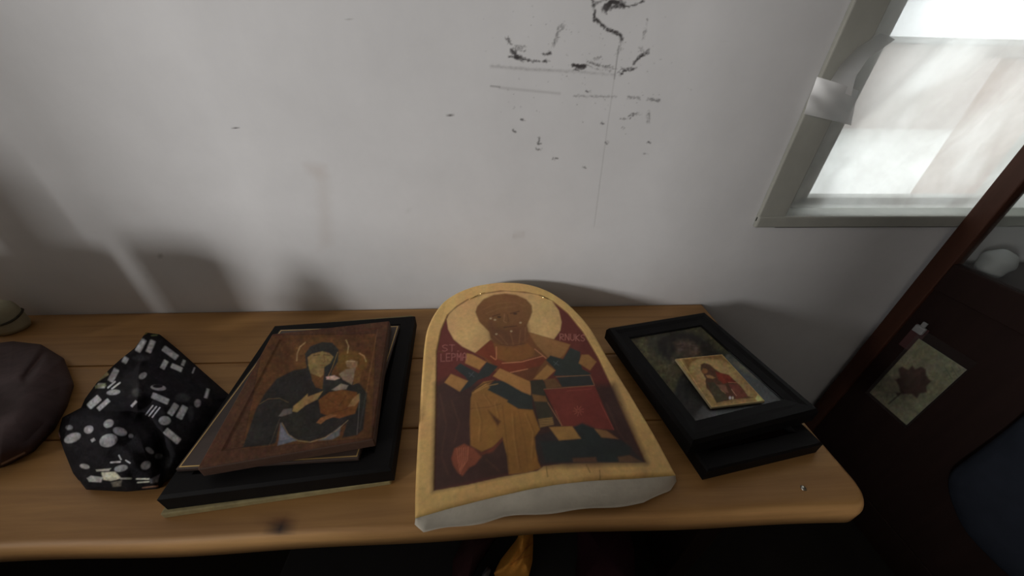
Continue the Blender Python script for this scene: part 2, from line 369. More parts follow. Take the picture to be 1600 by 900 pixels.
# left wall with the window that lights the room
V, Fc = join(bx(-3.36, -3.3, -3.4, -2.75, 0, 2.2), bx(-3.36, -3.3, -2.05, 0.1, 0, 2.2), bx(-3.36, -3.3, -2.75, -2.05, 0, 1.1), bx(-3.36, -3.3, -2.75, -2.05, 1.9, 2.2))
tag(mesh('wall_left', V, Fc, DARKWOOD, origin=(0, 0, 0)), kind='structure')

# ------------------------------------------------------------------ the window beside the bench
GY = 0.065                                     # glass plane behind the wall face
GX0, GZ0, GX1, GZ1 = 0.606, 0.697, 1.06, 1.27
win = bpy.data.objects.new('window_1', None); scene.collection.objects.link(win); win.location = (0.8, 0.03, WZ0); LOC[win] = np.array([0.8, 0.03, WZ0]); win['kind'] = 'structure'
win['label'] = 'small window with grey wooden frame under wrinkled milky plastic film'
def quad_solid(q0, q1):                          # two matching quads -> closed solid
    V = np.vstack([q0, q1]); return V, [[3, 2, 1, 0], [4, 5, 6, 7]]+[[k, (k+1) % 4, (k+1) % 4+4, k+4] for k in range(4)]
A = np.array
# splayed cheeks, sill and head of the opening
def reveal(name, a, b, c, d, th):
    q0 = A([a, b, c, d], float); return mesh(name, *quad_solid(q0, q0+A(th)), FRAMEGREY, win)
reveal('cheek', (WX0, 0.001, WZ0), (GX0, GY+.03, GZ0), (GX0, GY+.03, GZ1), (WX0, 0.001, WZ1), (-0.0, 0.03, 0))
reveal('cheek', (WX1, 0.001, WZ0), (WX1, 0.001, WZ1), (GX1, GY+.03, GZ1), (GX1, GY+.03, GZ0), (0.0, 0.03, 0))
reveal('window_sill', (WX0, 0.0, WZ0), (WX1, 0.0, WZ0), (GX1, GY+.03, GZ0), (GX0, GY+.03, GZ0), (0, 0, -0.02))
reveal('window_head', (WX0, 0.0, WZ1), (GX0, GY+.03, GZ1), (GX1, GY+.03, GZ1), (WX1, 0.0, WZ1), (0, 0, 0.02))
# casing boards nailed round the opening
for (a, b, c, d) in ((0.474, 0.524, 0.686, 1.36), (1.10, 1.16, 0.686, 1.36)):
    V, Fc = bx(a, b, -0.008, -0.0005, c, d, 0.002); mesh('casing', V, Fc, FRAMEGREY, win)
V, Fc = bx(0.474, 1.16, -0.010, -0.0005, 0.676, 0.698, 0.003); mesh('casing', V, Fc, FRAMEGREY, win)
# sash and pane
sash = mesh('sash', *join(bx(GX0-.02, GX0+.012, GY, GY+.025, GZ0, GZ1), bx(GX1-.012, GX1+.02, GY, GY+.025, GZ0, GZ1), bx(GX0, GX1, GY, GY+.025, GZ0-.01, GZ0+.010), bx(GX0, GX1, GY, GY+.025, GZ1-.012, GZ1+.02)), FRAMEGREY, win)
V, Fc = bx(GX0, GX1, GY+.010, GY+.013, GZ0, GZ1); mesh('pane', V, Fc, GLASS, sash)
# plastic film stretched over the opening, stapled to the casing
def film(x0, x1, z0, z1, y, amp, nx, nz, name='plastic_film', mat=FILM, seed=1.0):
    X, Z = np.meshgrid(np.linspace(x0, x1, nx), np.linspace(z0, z1, nz)); u = (X-x0)/(x1-x0); v = (Z-z0)/(z1-z0)
    e = np.clip(np.minimum(np.minimum(u, 1-u), np.minimum(v, 1-v))*6, 0, 1)
    Y = y - 0.0 + e*amp*(np.sin(23*X-31*Z+seed)+0.7*np.sin(47*X+19*Z+2*seed)+0.5*np.sin(-60*X+52*Z)+0.35*np.sin(120*X-70*Z))
    return mesh(name, np.stack([X.ravel(), Y.ravel(), Z.ravel()], -1), grid_faces(nx, nz), mat, win, True)
film(0.535, 1.10, 0.702, 1.28, 0.022, 0.0035, 90, 90)

# outside: pale yard and a weathered wall beyond it
YARD = mat_plain('pale_yard', (0.80, 0.80, 0.77), 0.9, 0.1, 2, 0.0)
tag(mesh('yard', *bx(-6, 12, 0.12, 9, -0.1, 0.0), YARD, origin=(0, 0, 0)), 'pale sunlit yard seen through the filmed window', 'yard', kind='structure')

sh = thing('low_shed', (4, 6.2, 0), 'low pinkish-grey shed across the yard outside the window', 'shed')
mesh('wall', *bx(-2, 11, 6.0, 6.2, 0, 1.28), mat_plain('shed_plaster', (0.50, 0.43, 0.40), 0.9, 0.12, 1.5, 0.1), sh); mesh('roof', *bx(-2.2, 11.2, 5.8, 7.0, 1.285, 1.36), mat_plain('shed_roof', (0.30, 0.30, 0.29), 0.8, 0.2, 3, 0.1), sh)
oh = thing('outhouse', (3.8, 1.35, 0), 'pinkish brown outhouse close outside the filmed window', 'outhouse')
mesh('wall', *bx(2.66, 5.0, 1.25, 1.45, 0, 0.98), mat_plain('outhouse_plaster', (0.36, 0.25, 0.20), 0.9, 0.15, 3, 0.1), oh); mesh('roof', *bx(2.62, 5.1, 1.2, 1.5, 0.982, 1.03), mat_plain('outhouse_roof', (0.26, 0.22, 0.20), 0.8, 0.2, 3, 0.1), oh)
FLAP = mat_clear('loose_film', 0.55, (0.93, 0.94, 0.97), 0.45, 0.5)
def flap(L, Rr, curl, n=24):
    """loose piece of film: left edge on the casing, right edge lifted towards the room"""
    L = A([ony(a, b, -0.0105) for a, b in L]); Rr = A([ony(a, b, -0.042) for a, b in Rr]); L = resample(L, n); Rr = resample(Rr, n)
    V = []
    for k in range(n):
        for q in np.linspace(0, 1, n):
            P_ = L[k]*(1-q)+Rr[k]*q; V.append(P_ + A([0, -1, 0])*(curl*math.sin(math.pi*q)+0.0003*math.sin(9*q+k*0.5)))
    return mesh('film_flap', A(V), grid_faces(n, n), FLAP, win, True)
flap([(1256, 178), (1266, 148), (1277, 120)], [(1330, 196), (1335, 168), (1342, 142)], 0.004)
flap([(1290, 138), (1312, 104), (1338, 76), (1376, 52)], [(1330, 150), (1338, 118), (1356, 92), (1398, 62)], 0.003)
# ------------------------------------------------------------------ bench
bench = thing('plank_bench', (-0.55, -0.2, 0), 'low pine bench of three long planks against the whitewashed wall', 'bench')
def plank(y0, y1, x0, x1, zt, r_front, corner=0.0, th=0.03):
    """board along x with an eased front edge; corner = radius at the front right"""
    xs = np.concatenate([np.linspace(x0, x1-0.06, 110), np.linspace(x1-0.06, x1, 26)[1:]])
    nb = 22
    sec = [(0.0, -th)]                                   # section from front bottom, over the top, to back bottom
    k = 7; hd = min(th*0.55, r_front*1.1); sec += [(r_front*(1-math.cos(t)), -hd+hd*math.sin(t)) for t in np.linspace(0, math.pi/2, k)]
    sec += [(d, 0.0) for d in np.linspace(r_front, (y1-y0)-0.0015, nb)[1:]]
    sec += [((y1-y0), -0.0015), ((y1-y0), -th)]
    V = []; n = len(sec)
    for x in xs:
        yo = 0.0
        if corner and x > x1-corner:
            q = (x-(x1-corner))/corner; yo = corner*(1-math.sqrt(max(0, 1-q*q)))
        if corner: yo += 0.0015*math.sin(x*9+1)+0.001*math.sin(x*23)
        for d, z in sec: 
            dd = d+yo*(1-d/(y1-y0)); V.append((x, y0+dd, zt+z))
    Fc = [[i*n+j, i*n+j+1, (i+1)*n+j+1, (i+1)*n+j][::-1] for i in range(len(xs)-1) for j in range(n-1)]
    Fc += [[i*n+n-1, i*n, (i+1)*n, (i+1)*n+n-1][::-1] for i in range(len(xs)-1)]
    Fc += [list(range(n)), [(len(xs)-1)*n+j for j in range(n)][::-1]]
    return np.array(V), Fc
for y0, y1, zt, rf, cr in ((-0.141, -0.002, ZB-0.001, 0.002, 0), (-0.2735, -0.1425, ZB-0.0005, 0.002, 0), (-0.3985, -0.275, ZB, 0.011, 0.024)):
    V, Fc = plank(y0, y1, -1.7, 0.437, zt, rf, cr)
    P = proj(V); p = Paint(P, (255, 255, 255), 1.0); p.c[:] = 1.0; p.g = 1.0
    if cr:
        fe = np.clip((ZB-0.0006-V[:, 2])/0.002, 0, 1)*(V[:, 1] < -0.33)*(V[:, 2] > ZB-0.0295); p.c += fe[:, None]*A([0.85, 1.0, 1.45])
    p.ell((437, 818), (22, 13), (165, 140, 115), 7); p.ell((440, 826), (7, 11), (75, 55, 40), 3)
    p.ell((357, 532), (5, 2.6), (80, 60, 45), 1.5); p.line([(300, 700), (340, 690)], 2, (150, 130, 110), 2, .4)
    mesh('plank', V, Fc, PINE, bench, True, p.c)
for x in (-1.35, 0.36):
    mesh('leg', *bx(x-.02, x+.02, -0.33, -0.06, 0.0, ZB-0.0305, 0.003), REDWOOD_D, bench)
mesh('stretcher', *bx(-1.33, 0.34, -0.17, -0.14, 0.10, 0.16, 0.003), DARKWOOD, bench)
NAIL = mat_plain('nail_steel', (0.45, 0.43, 0.38), 0.3, 0.2, 90, 0, metal=1.0)
q = onz(1255, 763, ZB)
mesh('nail', *lathe((q[0], q[1], ZB-0.002), [(0.0008, 0), (0.0032, 0.0015), (0.0034, 0.0026), (0.0022, 0.0034), (0.0003, 0.0037)], 10), NAIL, bench, True)

# ------------------------------------------------------------------ arched icon
def icon_z(x, y):
    xc = 0.058+0.03*(y+0.2); s = np.clip((x-xc)/0.142, -1.05, 1.05)
    return ZB + 0.029 + 0.040*np.clip((y+0.39)/0.38, -.1, 1.1) + 0.009*(1-s*s)
def on_icon(px, py):
    z = ZB+0.05
    for _ in range(30):
        q = onz(px, py, z); z = 0.5*z+0.5*float(icon_z(q[0], q[1]))
    return onz(px, py, z)
OUT = [(648, 808), (648, 776), (650, 726), (657, 611), (662, 544), (666, 515), (676, 492), (692, 470), (716, 455), (744, 445), (778, 440), (811, 440.5), (835, 445), (859, 454), (887.5, 472.5), (911, 496), (926, 515.5), (950, 558.5), (983, 611), (1026, 683), (1057, 741)]
FRONT = [(1057, 741), (990, 746), (926, 749), (870, 755), (825, 763), (763, 777), (700, 793), (648, 808)]
icon = thing('arched_icon', (0.05, -0.2, ZB), 'arched golden icon of a haloed robed saint on a thick gessoed board', 'icon')
side = smooth_line(resample(OUT, 150), 3); fr = smooth_line(resample(FRONT, 90), 3)
outline_px = np.vstack([side, fr[1:-1]])
nO = len(outline_px); outl = np.array([on_icon(*q) for q in outline_px])
# painted face: rings from the middle to the outline, fine enough to carry the picture
cen = np.array([0.055, -0.21])
rings = np.concatenate([np.linspace(0.004, 1, 170)])
XY = cen + (outl[None, :, :2]-cen)*rings[:, None, None]
INN = [(678, 766), (681, 649), (682, 549), (689, 515), (699, 492), (714, 478), (730, 468), (758.5, 458), (782, 454), (821, 456), (844.5, 461), (864, 470), (887.5, 489), (911, 518), (935, 558.5), (954, 599), (978, 654), (1009, 722), (926, 722), (878, 724), (849, 728), (840, 735), (782, 745), (730, 757)]
# denser: use a regular lattice clipped by the outline instead of rings for even resolution
def clipped_lattice(poly, step):
    lo, hi = poly.min(0), poly.max(0); xs = np.arange(lo[0]-step, hi[0]+step, step); ys = np.arange(lo[1]-step, hi[1]+step, step)
    X, Y = np.meshgrid(xs, ys); P = np.stack([X.ravel(), Y.ravel()], -1); ins = inside(P, poly)
    # pull lattice points just outside onto the outline so that the rim is clean
    Fc = np.array(grid_faces(len(xs), len(ys))); cnt = ins[Fc].sum(1); Fc = Fc[cnt >= 2]
    used = np.unique(Fc); mp = -np.ones(len(P), int); mp[used] = np.arange(len(used)); P2 = P[used]; in2 = ins[used]
    Pd = resample(poly, 1500, True)
    for i in np.where(~in2)[0]:
        d = np.hypot(*(Pd-P2[i]).T); P2[i] = Pd[d.argmin()]
    return P2, mp[Fc].tolist()
P2, Fc = clipped_lattice(outl[:, :2], 0.00105)
zz = icon_z(P2[:, 0], P2[:, 1]); V = np.column_stack([P2, zz]); P = proj(V)
din = segdist(P, INN, True)*np.where(inside(P, INN), 1, -1)
dout = segdist(P2, outl[:, :2], True)
V[:, 2] -= 0.0012*np.clip(0.5+din/3.0, 0, 1); V[:, 2] -= 0.003*np.clip(1-dout/0.004, 0, 1)**2
gold = (140, 113, 70)
p = Paint(P, gold, 3.2)
def saint(p):
    p.poly(INN, (66, 30, 25), 1.0)
    p.poly([(676, 768), (680, 600), (700, 590), (760, 600), (960, 600), (1012, 724), (850, 730)], (43, 28, 24), 6)
    p.z = (660, 440, 0.2222)
    p.poly([(170, 260), (195, 205), (320, 125), (420, 82), (600, 62), (800, 86), (910, 130), (960, 200), (980, 280), (970, 340), (925, 402), (760, 430), (500, 480), (372, 498), (280, 452), (220, 402), (180, 330)], (136, 109, 72), 0.8)
    # shoulders and collar
    p.poly([(372, 498), (480, 405), (520, 400), (745, 350), (925, 402), (1040, 440), (1000, 520), (940, 600), (800, 680), (740, 700), (600, 650), (500, 620), (440, 540)], (80, 50, 28), 1.2)
    p.poly([(745, 352), (1040, 440), (1000, 505), (960, 540), (890, 535), (800, 440)], (98, 68, 40), 1.2)
    p.poly([(372, 498), (480, 405), (520, 450), (525, 540), (600, 570), (720, 550), (830, 515), (872, 540), (830, 590), (700, 640), (600, 630), (530, 610), (480, 560), (440, 530)], (80, 37, 23), 1.2)
    p.poly([(500, 430), (740, 430), (790, 480), (780, 520), (700, 548), (600, 560), (530, 530), (510, 480)], (88, 56, 28), 1.4)
    p.poly([(600, 640), (720, 610), (830, 590), (780, 680), (720, 700)], (70, 40, 24), 1.2)
    for q in ([(520, 455), (520, 540)], [(560, 570), (700, 560), (845, 520)], [(620, 635), (740, 610)], [(790, 470), (870, 535)], [(480, 520), (515, 545)]): p.line(q, 1.3, (140, 92, 66), 0.6, 0.75)
    # head
    p.poly([(372, 210), (385, 170), (430, 120), (500, 90), (580, 80), (660, 90), (730, 120), (770, 165), (773, 210), (755, 260), (735, 300), (745, 345), (740, 400), (700, 440), (600, 450), (520, 430), (480, 395), (470, 350), (440, 320), (400, 280)], (80, 53, 30), 1.2)
    p.poly([(470, 300), (480, 270), (520, 320), (600, 330), (700, 310), (735, 290), (745, 345), (740, 400), (700, 440), (600, 450), (520, 430), (480, 395)], (70, 44, 28), 5)
    p.poly([(430, 150), (500, 115), (600, 105), (690, 120), (735, 160), (600, 180)], (90, 60, 34), 8, 0.6)
    for q in ([(430, 190), (520, 150), (640, 140), (720, 170)], [(450, 220), (540, 185), (650, 170)], [(500, 380), (560, 430)], [(540, 370), (600, 440)], [(620, 360), (640, 440)], [(690, 340), (680, 430)], [(725, 320), (722, 410)]): p.line(q, 1.3, (100, 70, 44), 1.1, 0.4)
    for q in ([(495, 240), (545, 225)], [(620, 220), (680, 205)]): p.line(q, 1.8, (50, 30, 18), 0.8, 0.8)
    p.ell((540, 245), (14, 7), (44, 27, 17)); p.ell((652, 222), (14, 7), (44, 27, 17))
    p.line([(578, 225), (572, 275), (590, 285)], 1.4, (104, 74, 50), 0.7, 0.7); p.line([(600, 230), (606, 275)], 1.2, (60, 38, 24), 0.7, 0.7)
    p.line([(575, 318), (660, 308)], 1.6, (46, 28, 20), 0.8, 0.8)
    for q in ((520, 365), (690, 285), (510, 265), (625, 345), (480, 255)): p.ell(q, (7, 5), (160, 128, 100), 0.7, 0.7)
    p.line([(545, 440), (640, 445), (720, 430)], 1.2, (54, 34, 22), 0.8, 0.7)
    # crossed bands on the shoulders
    dg, tan = (31, 34, 32), (112, 80, 44)
    p.poly([(225, 605), (265, 570), (395, 640), (450, 562), (532, 592), (470, 660), (390, 690), (345, 730), (262, 772), (318, 690), (300, 665)], dg, 1.0)
    p.poly([(300, 570), (312, 500), (350, 508), (450, 560), (400, 616)], tan, 1.0)
    p.poly([(155, 705), (200, 645), (320, 695), (262, 770)], tan, 1.0)
    p.poly([(498, 660), (545, 608), (760, 702), (762, 795), (700, 770), (600, 712)], (116, 82, 46), 1.0)
    p.poly([(440, 748), (512, 690), (600, 740), (770, 832), (776, 892), (700, 890), (600, 830)], dg, 1.0)
    p.poly([(870, 548), (900, 515), (990, 540), (1040, 460), (1110, 490), (1112, 560), (1125, 610), (1185, 642), (1170, 662), (920, 658), (940, 620)], dg, 1.0)
    p.poly([(878, 580), (935, 620), (862, 690), (780, 682)], tan, 1.0); p.poly([(1100, 570), (1120, 510), (1170, 510), (1225, 560), (1180, 620)], (100, 70, 40), 1.0)
    for c in ((345, 650), (620, 800), (940, 570)): p.line([(c[0]-18, c[1]-12), (c[0]+18, c[1]+14)], 0.9, (60, 66, 66), 0.6, 0.7); p.line([(c[0]+14, c[1]-16), (c[0]-12, c[1]+14)], 0.9, (60, 66, 66), 0.6, 0.7)
    text(p, 'ST.', 140, 440, 150, 45, 0.02, 1.0, (112, 70, 64), 0.8); text(p, 'LEPMA', 130, 505, 190, 52, -0.05, 1.1, (112, 70, 64), 0.85)
    text(p, 'RNUKS', 968, 362, 185, 44, 0.05, 1.1, (118, 76, 68), 0.85)
    # vestment
    p.z = (660, 600, 0.25)
    p.poly([(302, 82), (330, 40), (400, 0), (520, 95), (600, 150), (690, 158), (735, 280), (700, 330), (722, 480), (742, 522), (640, 556), (540, 562), (530, 450), (500, 330), (440, 390), (370, 420), (300, 380), (296, 230)], (98, 68, 32), 1.4)
    p.poly([(400, 38), (505, 95), (600, 150), (690, 155), (682, 60), (560, -20), (470, -25)], dg, 1.2)
    p.z = (660, 440, 0.2222); p.poly([(498, 660), (545, 608), (760, 702), (762, 795), (700, 770), (600, 712)], (116, 82, 46), 1.0); p.poly([(340, 905), (348, 770), (430, 700), (500, 690), (440, 748), (600, 830), (560, 900)], (98, 68, 34), 1.2)
    p.line([(350, 770), (430, 715), (520, 690)], 1.6, (40, 28, 20), 0.8, 0.8); p.line([(370, 765), (450, 715)], 1.2, (125, 92, 52), 0.8, 0.8)
    p.z = (660, 600, 0.25)
    p.poly([(410, 160), (490, 230), (470, 262)], (58, 36, 20), 2); p.line([(300, 150), (420, 140), (490, 120)], 1.2, (70, 46, 24), 1, 0.7); p.line([(500, 130), (520, 300), (545, 540)], 1.2, (72, 48, 24), 1.2, 0.7); p.line([(600, 170), (640, 350), (660, 540)], 1.2, (82, 56, 28), 1.5, 0.6)
    p.poly([(300, 385), (370, 425), (440, 392), (500, 335), (498, 350), (440, 420), (370, 440)], (84, 40, 26), 2, 0.7)
    p.poly([(180, 460), (200, 400), (260, 370), (320, 400), (370, 450), (330, 500), (290, 520), (250, 572), (222, 550), (190, 500)], (90, 48, 33), 1.6)
    for k in range(6): p.line([(215+k*14, 400-k*2), (222+k*12, 470), (235+k*5, 555-k*10)], 0.9, (142, 84, 62), 0.7, 0.6)
    for q in ([(330, 110), (360, 220), (350, 350)], [(450, 110), (470, 200)], [(560, 180), (570, 330), (600, 520)], [(640, 180), (690, 300), (680, 460)], [(380, 60), (420, 120)]): p.line(q, 1.6, (118, 86, 46), 1.2, 0.45); p.line([(a+14, b+6) for a, b in q], 1.4, (70, 46, 22), 1.2, 0.45)
    for q in ([(110, 60), (150, 250), (120, 430)], [(180, 100), (230, 240), (200, 360)], [(120, 450), (160, 560)], [(400, 470), (480, 540)], [(1150, 120), (1230, 300), (1340, 460)]): p.line(q, 2.0, (60, 40, 32), 1.6, 0.45)
    p.line([(315, 55), (400, 10), (470, -5)], 1.2, (130, 98, 56), 0.9, 0.6)
    # book and cuff
    p.z = (820, 560, 0.2)
    p.poly([(40, 170), (140, 160), (180, 230), (150, 240), (180, 345), (222, 450), (226, 512), (120, 535), (75, 340)], (40, 36, 28), 1.0)
    p.poly([(150, 160), (232, 150), (292, 216), (170, 232)], (76, 52, 32), 1.0)
    p.poly([(245, 140), (512, 128), (542, 206), (292, 216)], (32, 33, 32), 0.9)
    p.poly([(148, 236), (546, 206), (700, 556), (290, 522), (245, 430)], (78, 34, 28), 0.9)
    p.line([(245, 140), (512, 126), (546, 206), (150, 236)], 0.9, (112, 84, 58), 0.6, 0.7); p.line([(180, 340), (290, 520)], 1.0, (120, 84, 60), 0.6, 0.8); p.line([(240, 400), (290, 520)], 1.0, (110, 70, 50), 0.6, 0.6)
    p.line([(590, 340), (695, 550)], 0.9, (120, 62, 50), 0.6, 0.6); p.line([(330, 250), (520, 235)], 0.8, (118, 60, 48), 0.6, 0.5)
    for a in range(9):
        t = a*0.7; p.line([(420+12*math.cos(t), 405+10*math.sin(t)), (420+42*math.cos(t+.3), 405+38*math.sin(t+.3))], 0.9, (128, 70, 56), 0.6, 0.6)
    p.poly([(55, 275), (160, 290), (180, 335), (75, 330)], (84, 60, 34), 1.0); p.poly([(105, 470), (215, 455), (228, 512), (120, 535)], (96, 74, 44), 0.9)
    for k in range(3): p.line([(112, 480+k*18), (220, 468+k*18)], 0.7, (52, 40, 26), 0.5, 0.8)
    # lower band
    p.poly([(90, 600), (230, 560), (420, 560), (740, 625), (830, 690), (930, 806), (740, 810), (560, 808), (130, 822), (85, 700)], (34, 28, 27), 2)
    p.poly([(120, 645), (400, 640), (440, 600), (380, 530), (450, 500), (545, 540), (600, 612), (760, 640), (830, 690), (820, 750), (720, 762), (730, 806), (570, 806), (560, 770), (380, 770), (350, 800), (160, 800)], (28, 31, 30), 2)
    p.poly([(190, 532), (370, 525), (440, 622), (268, 636)], (108, 80, 44), 1.0); p.poly([(545, 545), (640, 560), (735, 626), (600, 612)], (92, 66, 40), 1.0)
    p.poly([(375, 776), (555, 766), (565, 806), (380, 806)], (62, 44, 32), 1.4); p.poly([(730, 766), (820, 752), (922, 806), (740, 806)], (66, 48, 34), 1.4)
    p.z = (0, 0, 1)
saint(p)
p.line(INN+INN[:1], 1.1, (62, 44, 24), 0.7, 0.6)
for q in ([(692, 549), (683, 548)], [(968, 628), (972, 634)], [(853, 727), (856, 745)], [(916, 726), (922, 738)], [(937, 735), (938, 748)]): p.line(q, 1.3, (70, 50, 22), 0.8, 0.7)
p.line([(1057, 741), (926, 749), (825, 763), (700, 793), (648, 808)], 2.0, (90, 78, 40), 1.5, 0.5)
p.age(0.045, 0.016, ((4, .6), (12, 1), (40, 1.4)))
mesh('painted_face', V, Fc, PAINT, icon, True, p.c)
# body of the board: sides down from the rim, gessoed lower end bulging towards the viewer
lev = 7; V = []
nS = len(side)
BXP, BYP = [640, 648, 662, 756, 787, 850, 912, 1006, 1047, 1057, 1065], [812, 818, 832, 816, 809, 802, 797, 786, 768, 752, 746]
Vb = []
for k in range(lev):
    t = k/(lev-1)
    for i in range(nO):
        x, y, z = outl[i]; zt = z-0.0032
        isf = i >= nS-1 or i == 0
        if i >= nS-1: s = (i-(nS-1))/(nO-nS+1)              # along the lower end, right to left
        elif i == 0: s = 1.0
        ends = 0.0
        if isf:
            under = ZB + 0.001 + 0.010*max(0, math.sin(math.pi*min(max(1-s, 0), 1)))**1.2
            bp_ = onz(outline_px[i][0], np.interp(outline_px[i][0], BXP, BYP), under); e_ = t + 0.25*math.sin(math.pi*t)
            x += (bp_[0]-x)*t; y += (bp_[1]-y)*min(e_, 1.12) - 0.0012*t*math.sin(s*23+t*3)
        else:
            arc = i/(nS-1); lift = 0.0
            under = ZB+0.001; x += (0.055-x)*0.05*t; y += (-0.2-y)*0.03*t
        Vb.append((x, y, zt*(1-t)+under*t))
Fb = [[k*nO+i, k*nO+(i+1) % nO, (k+1)*nO+(i+1) % nO, (k+1)*nO+i][::-1] for k in range(lev-1) for i in range(nO)]
Fb.append([(lev-1)*nO+i for i in range(nO)])
mesh('board', np.array(Vb), Fb, GESSO, icon, True)
# small gold ridges put in to imitate the glints on the rim
for pts in ([(733, 468), (741, 464), (747, 461)], [(749, 459.5), (753, 458.5), (758, 457.5)], [(842, 462), (849, 465), (856, 468)]):
    mesh('gold_ridge', *tube([on_icon(*q)+A([0, 0, 0.0003]) for q in pts], [0.0004, 0.0009, 0.0004], 6), mat_plain('gold_glint', (0.9, 0.68, 0.3), 0.18, 0.1, 50, 0, metal=1.0) if 'gold_glint' not in bpy.data.materials else bpy.data.materials['gold_glint'], icon, True)

# ------------------------------------------------------------------ left stack
def rect_px(corners, z): return fit_rect([onz(a, b, z) for a, b in corners])
# yellowed backing board at the bottom
c, a, W, H = rect_px([(428, 515), (644, 500), (618, 768), (280, 795)], ZB)
YELLOWED = mat_plain('mottled_yellow_edge', (0.34, 0.28, 0.13), 0.75, 0.7, 55, 0.3)
V, Fc = box((0, 0, 0.0045), (W*0.985, H, 0.009), 0.0015); bb = mesh('backing_board', place(V, c, a, ZB+0.0005), Fc, YELLOWED)
tag(bb, 'thin mottled yellowish board lying under the thick black frame', 'board')
# thick black frame
z0, z1 = ZB+0.0097, ZB+0.034
q = [onz(423, 508, z1), onz(646, 493, z1), onz(619, 758, z0), onz(276, 786, z0)]
c, a, W, H = fit_rect(q)
bf = thing('black_picture_frame', (c[0], c[1], z0), 'thick black picture frame lying flat under two smaller pictures', 'picture frame')
V, Fc = frame_ring(W, H, [(0, 0), (0, 0.021), (0.003, 0.0243), (0.022, 0.0243), (0.028, 0.020), (0.030, 0.016), (0.030, 0)]); mesh('moulding', place(V, c, a, z0), Fc, BLACK, bf)
V, Fc = box((0, 0, 0.007), (W-.061, H-.061, 0.012)); mesh('picture_panel', place(V, c, a, z0), Fc, REDWOOD_D, bf)
fr_top = z0+0.0243
# dark plaque edged with a gold line
zt = fr_top+0.0055
c, a, W, H = rect_px([(431, 511), (614.5, 515.5), (563.5, 720.5), (304.5, 720.5)], zt)
pq = thing('gold_lined_plaque', (c[0], c[1], fr_top), 'dark brown plaque with thin gold border line between black frame and wooden icon', 'plaque')
V, Fc = box((0, 0, 0.0027), (W+.004, H+.004, 0.0050), 0.0008); mesh('plaque', place(V, c, a, fr_top+0.0002), Fc, mat_plain('dark_brown_print', (0.055, 0.034, 0.026), 0.5, 0.3, 60, 0.05), pq)
V, Fc = frame_ring(W, H, [(0, 0.0048), (0.0001, 0.0056), (0.0014, 0.0056), (0.0015, 0.0048)]); mesh('gold_line', place(V, c, a, fr_top), Fc, GOLD, pq)
pl_top = fr_top+0.0057
# wooden icon of mother and child
zt = pl_top+0.017
c, a, W, H = rect_px([(411, 517), (601, 508), (590, 692), (341, 715)], zt)
mi = thing('wooden_icon', (c[0], c[1], pl_top), 'brown wooden icon of a veiled mother holding a child, topmost of its pile', 'icon')
WOODI = mat_plain('icon_block_wood', (0.085, 0.042, 0.026), 0.6, 0.35, 20, 0.15, (8, 1, 8))
V, Fc = box((0, 0, 0.0070), (W, H, 0.0140), 0.0012); mesh('wood_block', place(V, c, a, pl_top+0.0003), Fc, WOODI, mi)
V, Fc = panel_grid(c, a, W-.001, H-.001, zt-0.0001, 230, 260); P = proj(V)
loc = (V-np.array([c[0], c[1], 0])) @ Rz(a); ex = W/2-np.abs(loc[:, 0]); ey = H/2-np.abs(loc[:, 1]); ee = np.minimum(ex, ey)
V[:, 2] -= 0.0012*np.clip((ee-0.016)/0.002, 0, 1)
V[:, 2] -= 0.003*np.clip(1-ee/0.0015, 0, 1)
p = Paint(P, (52, 33, 23), 3.2)
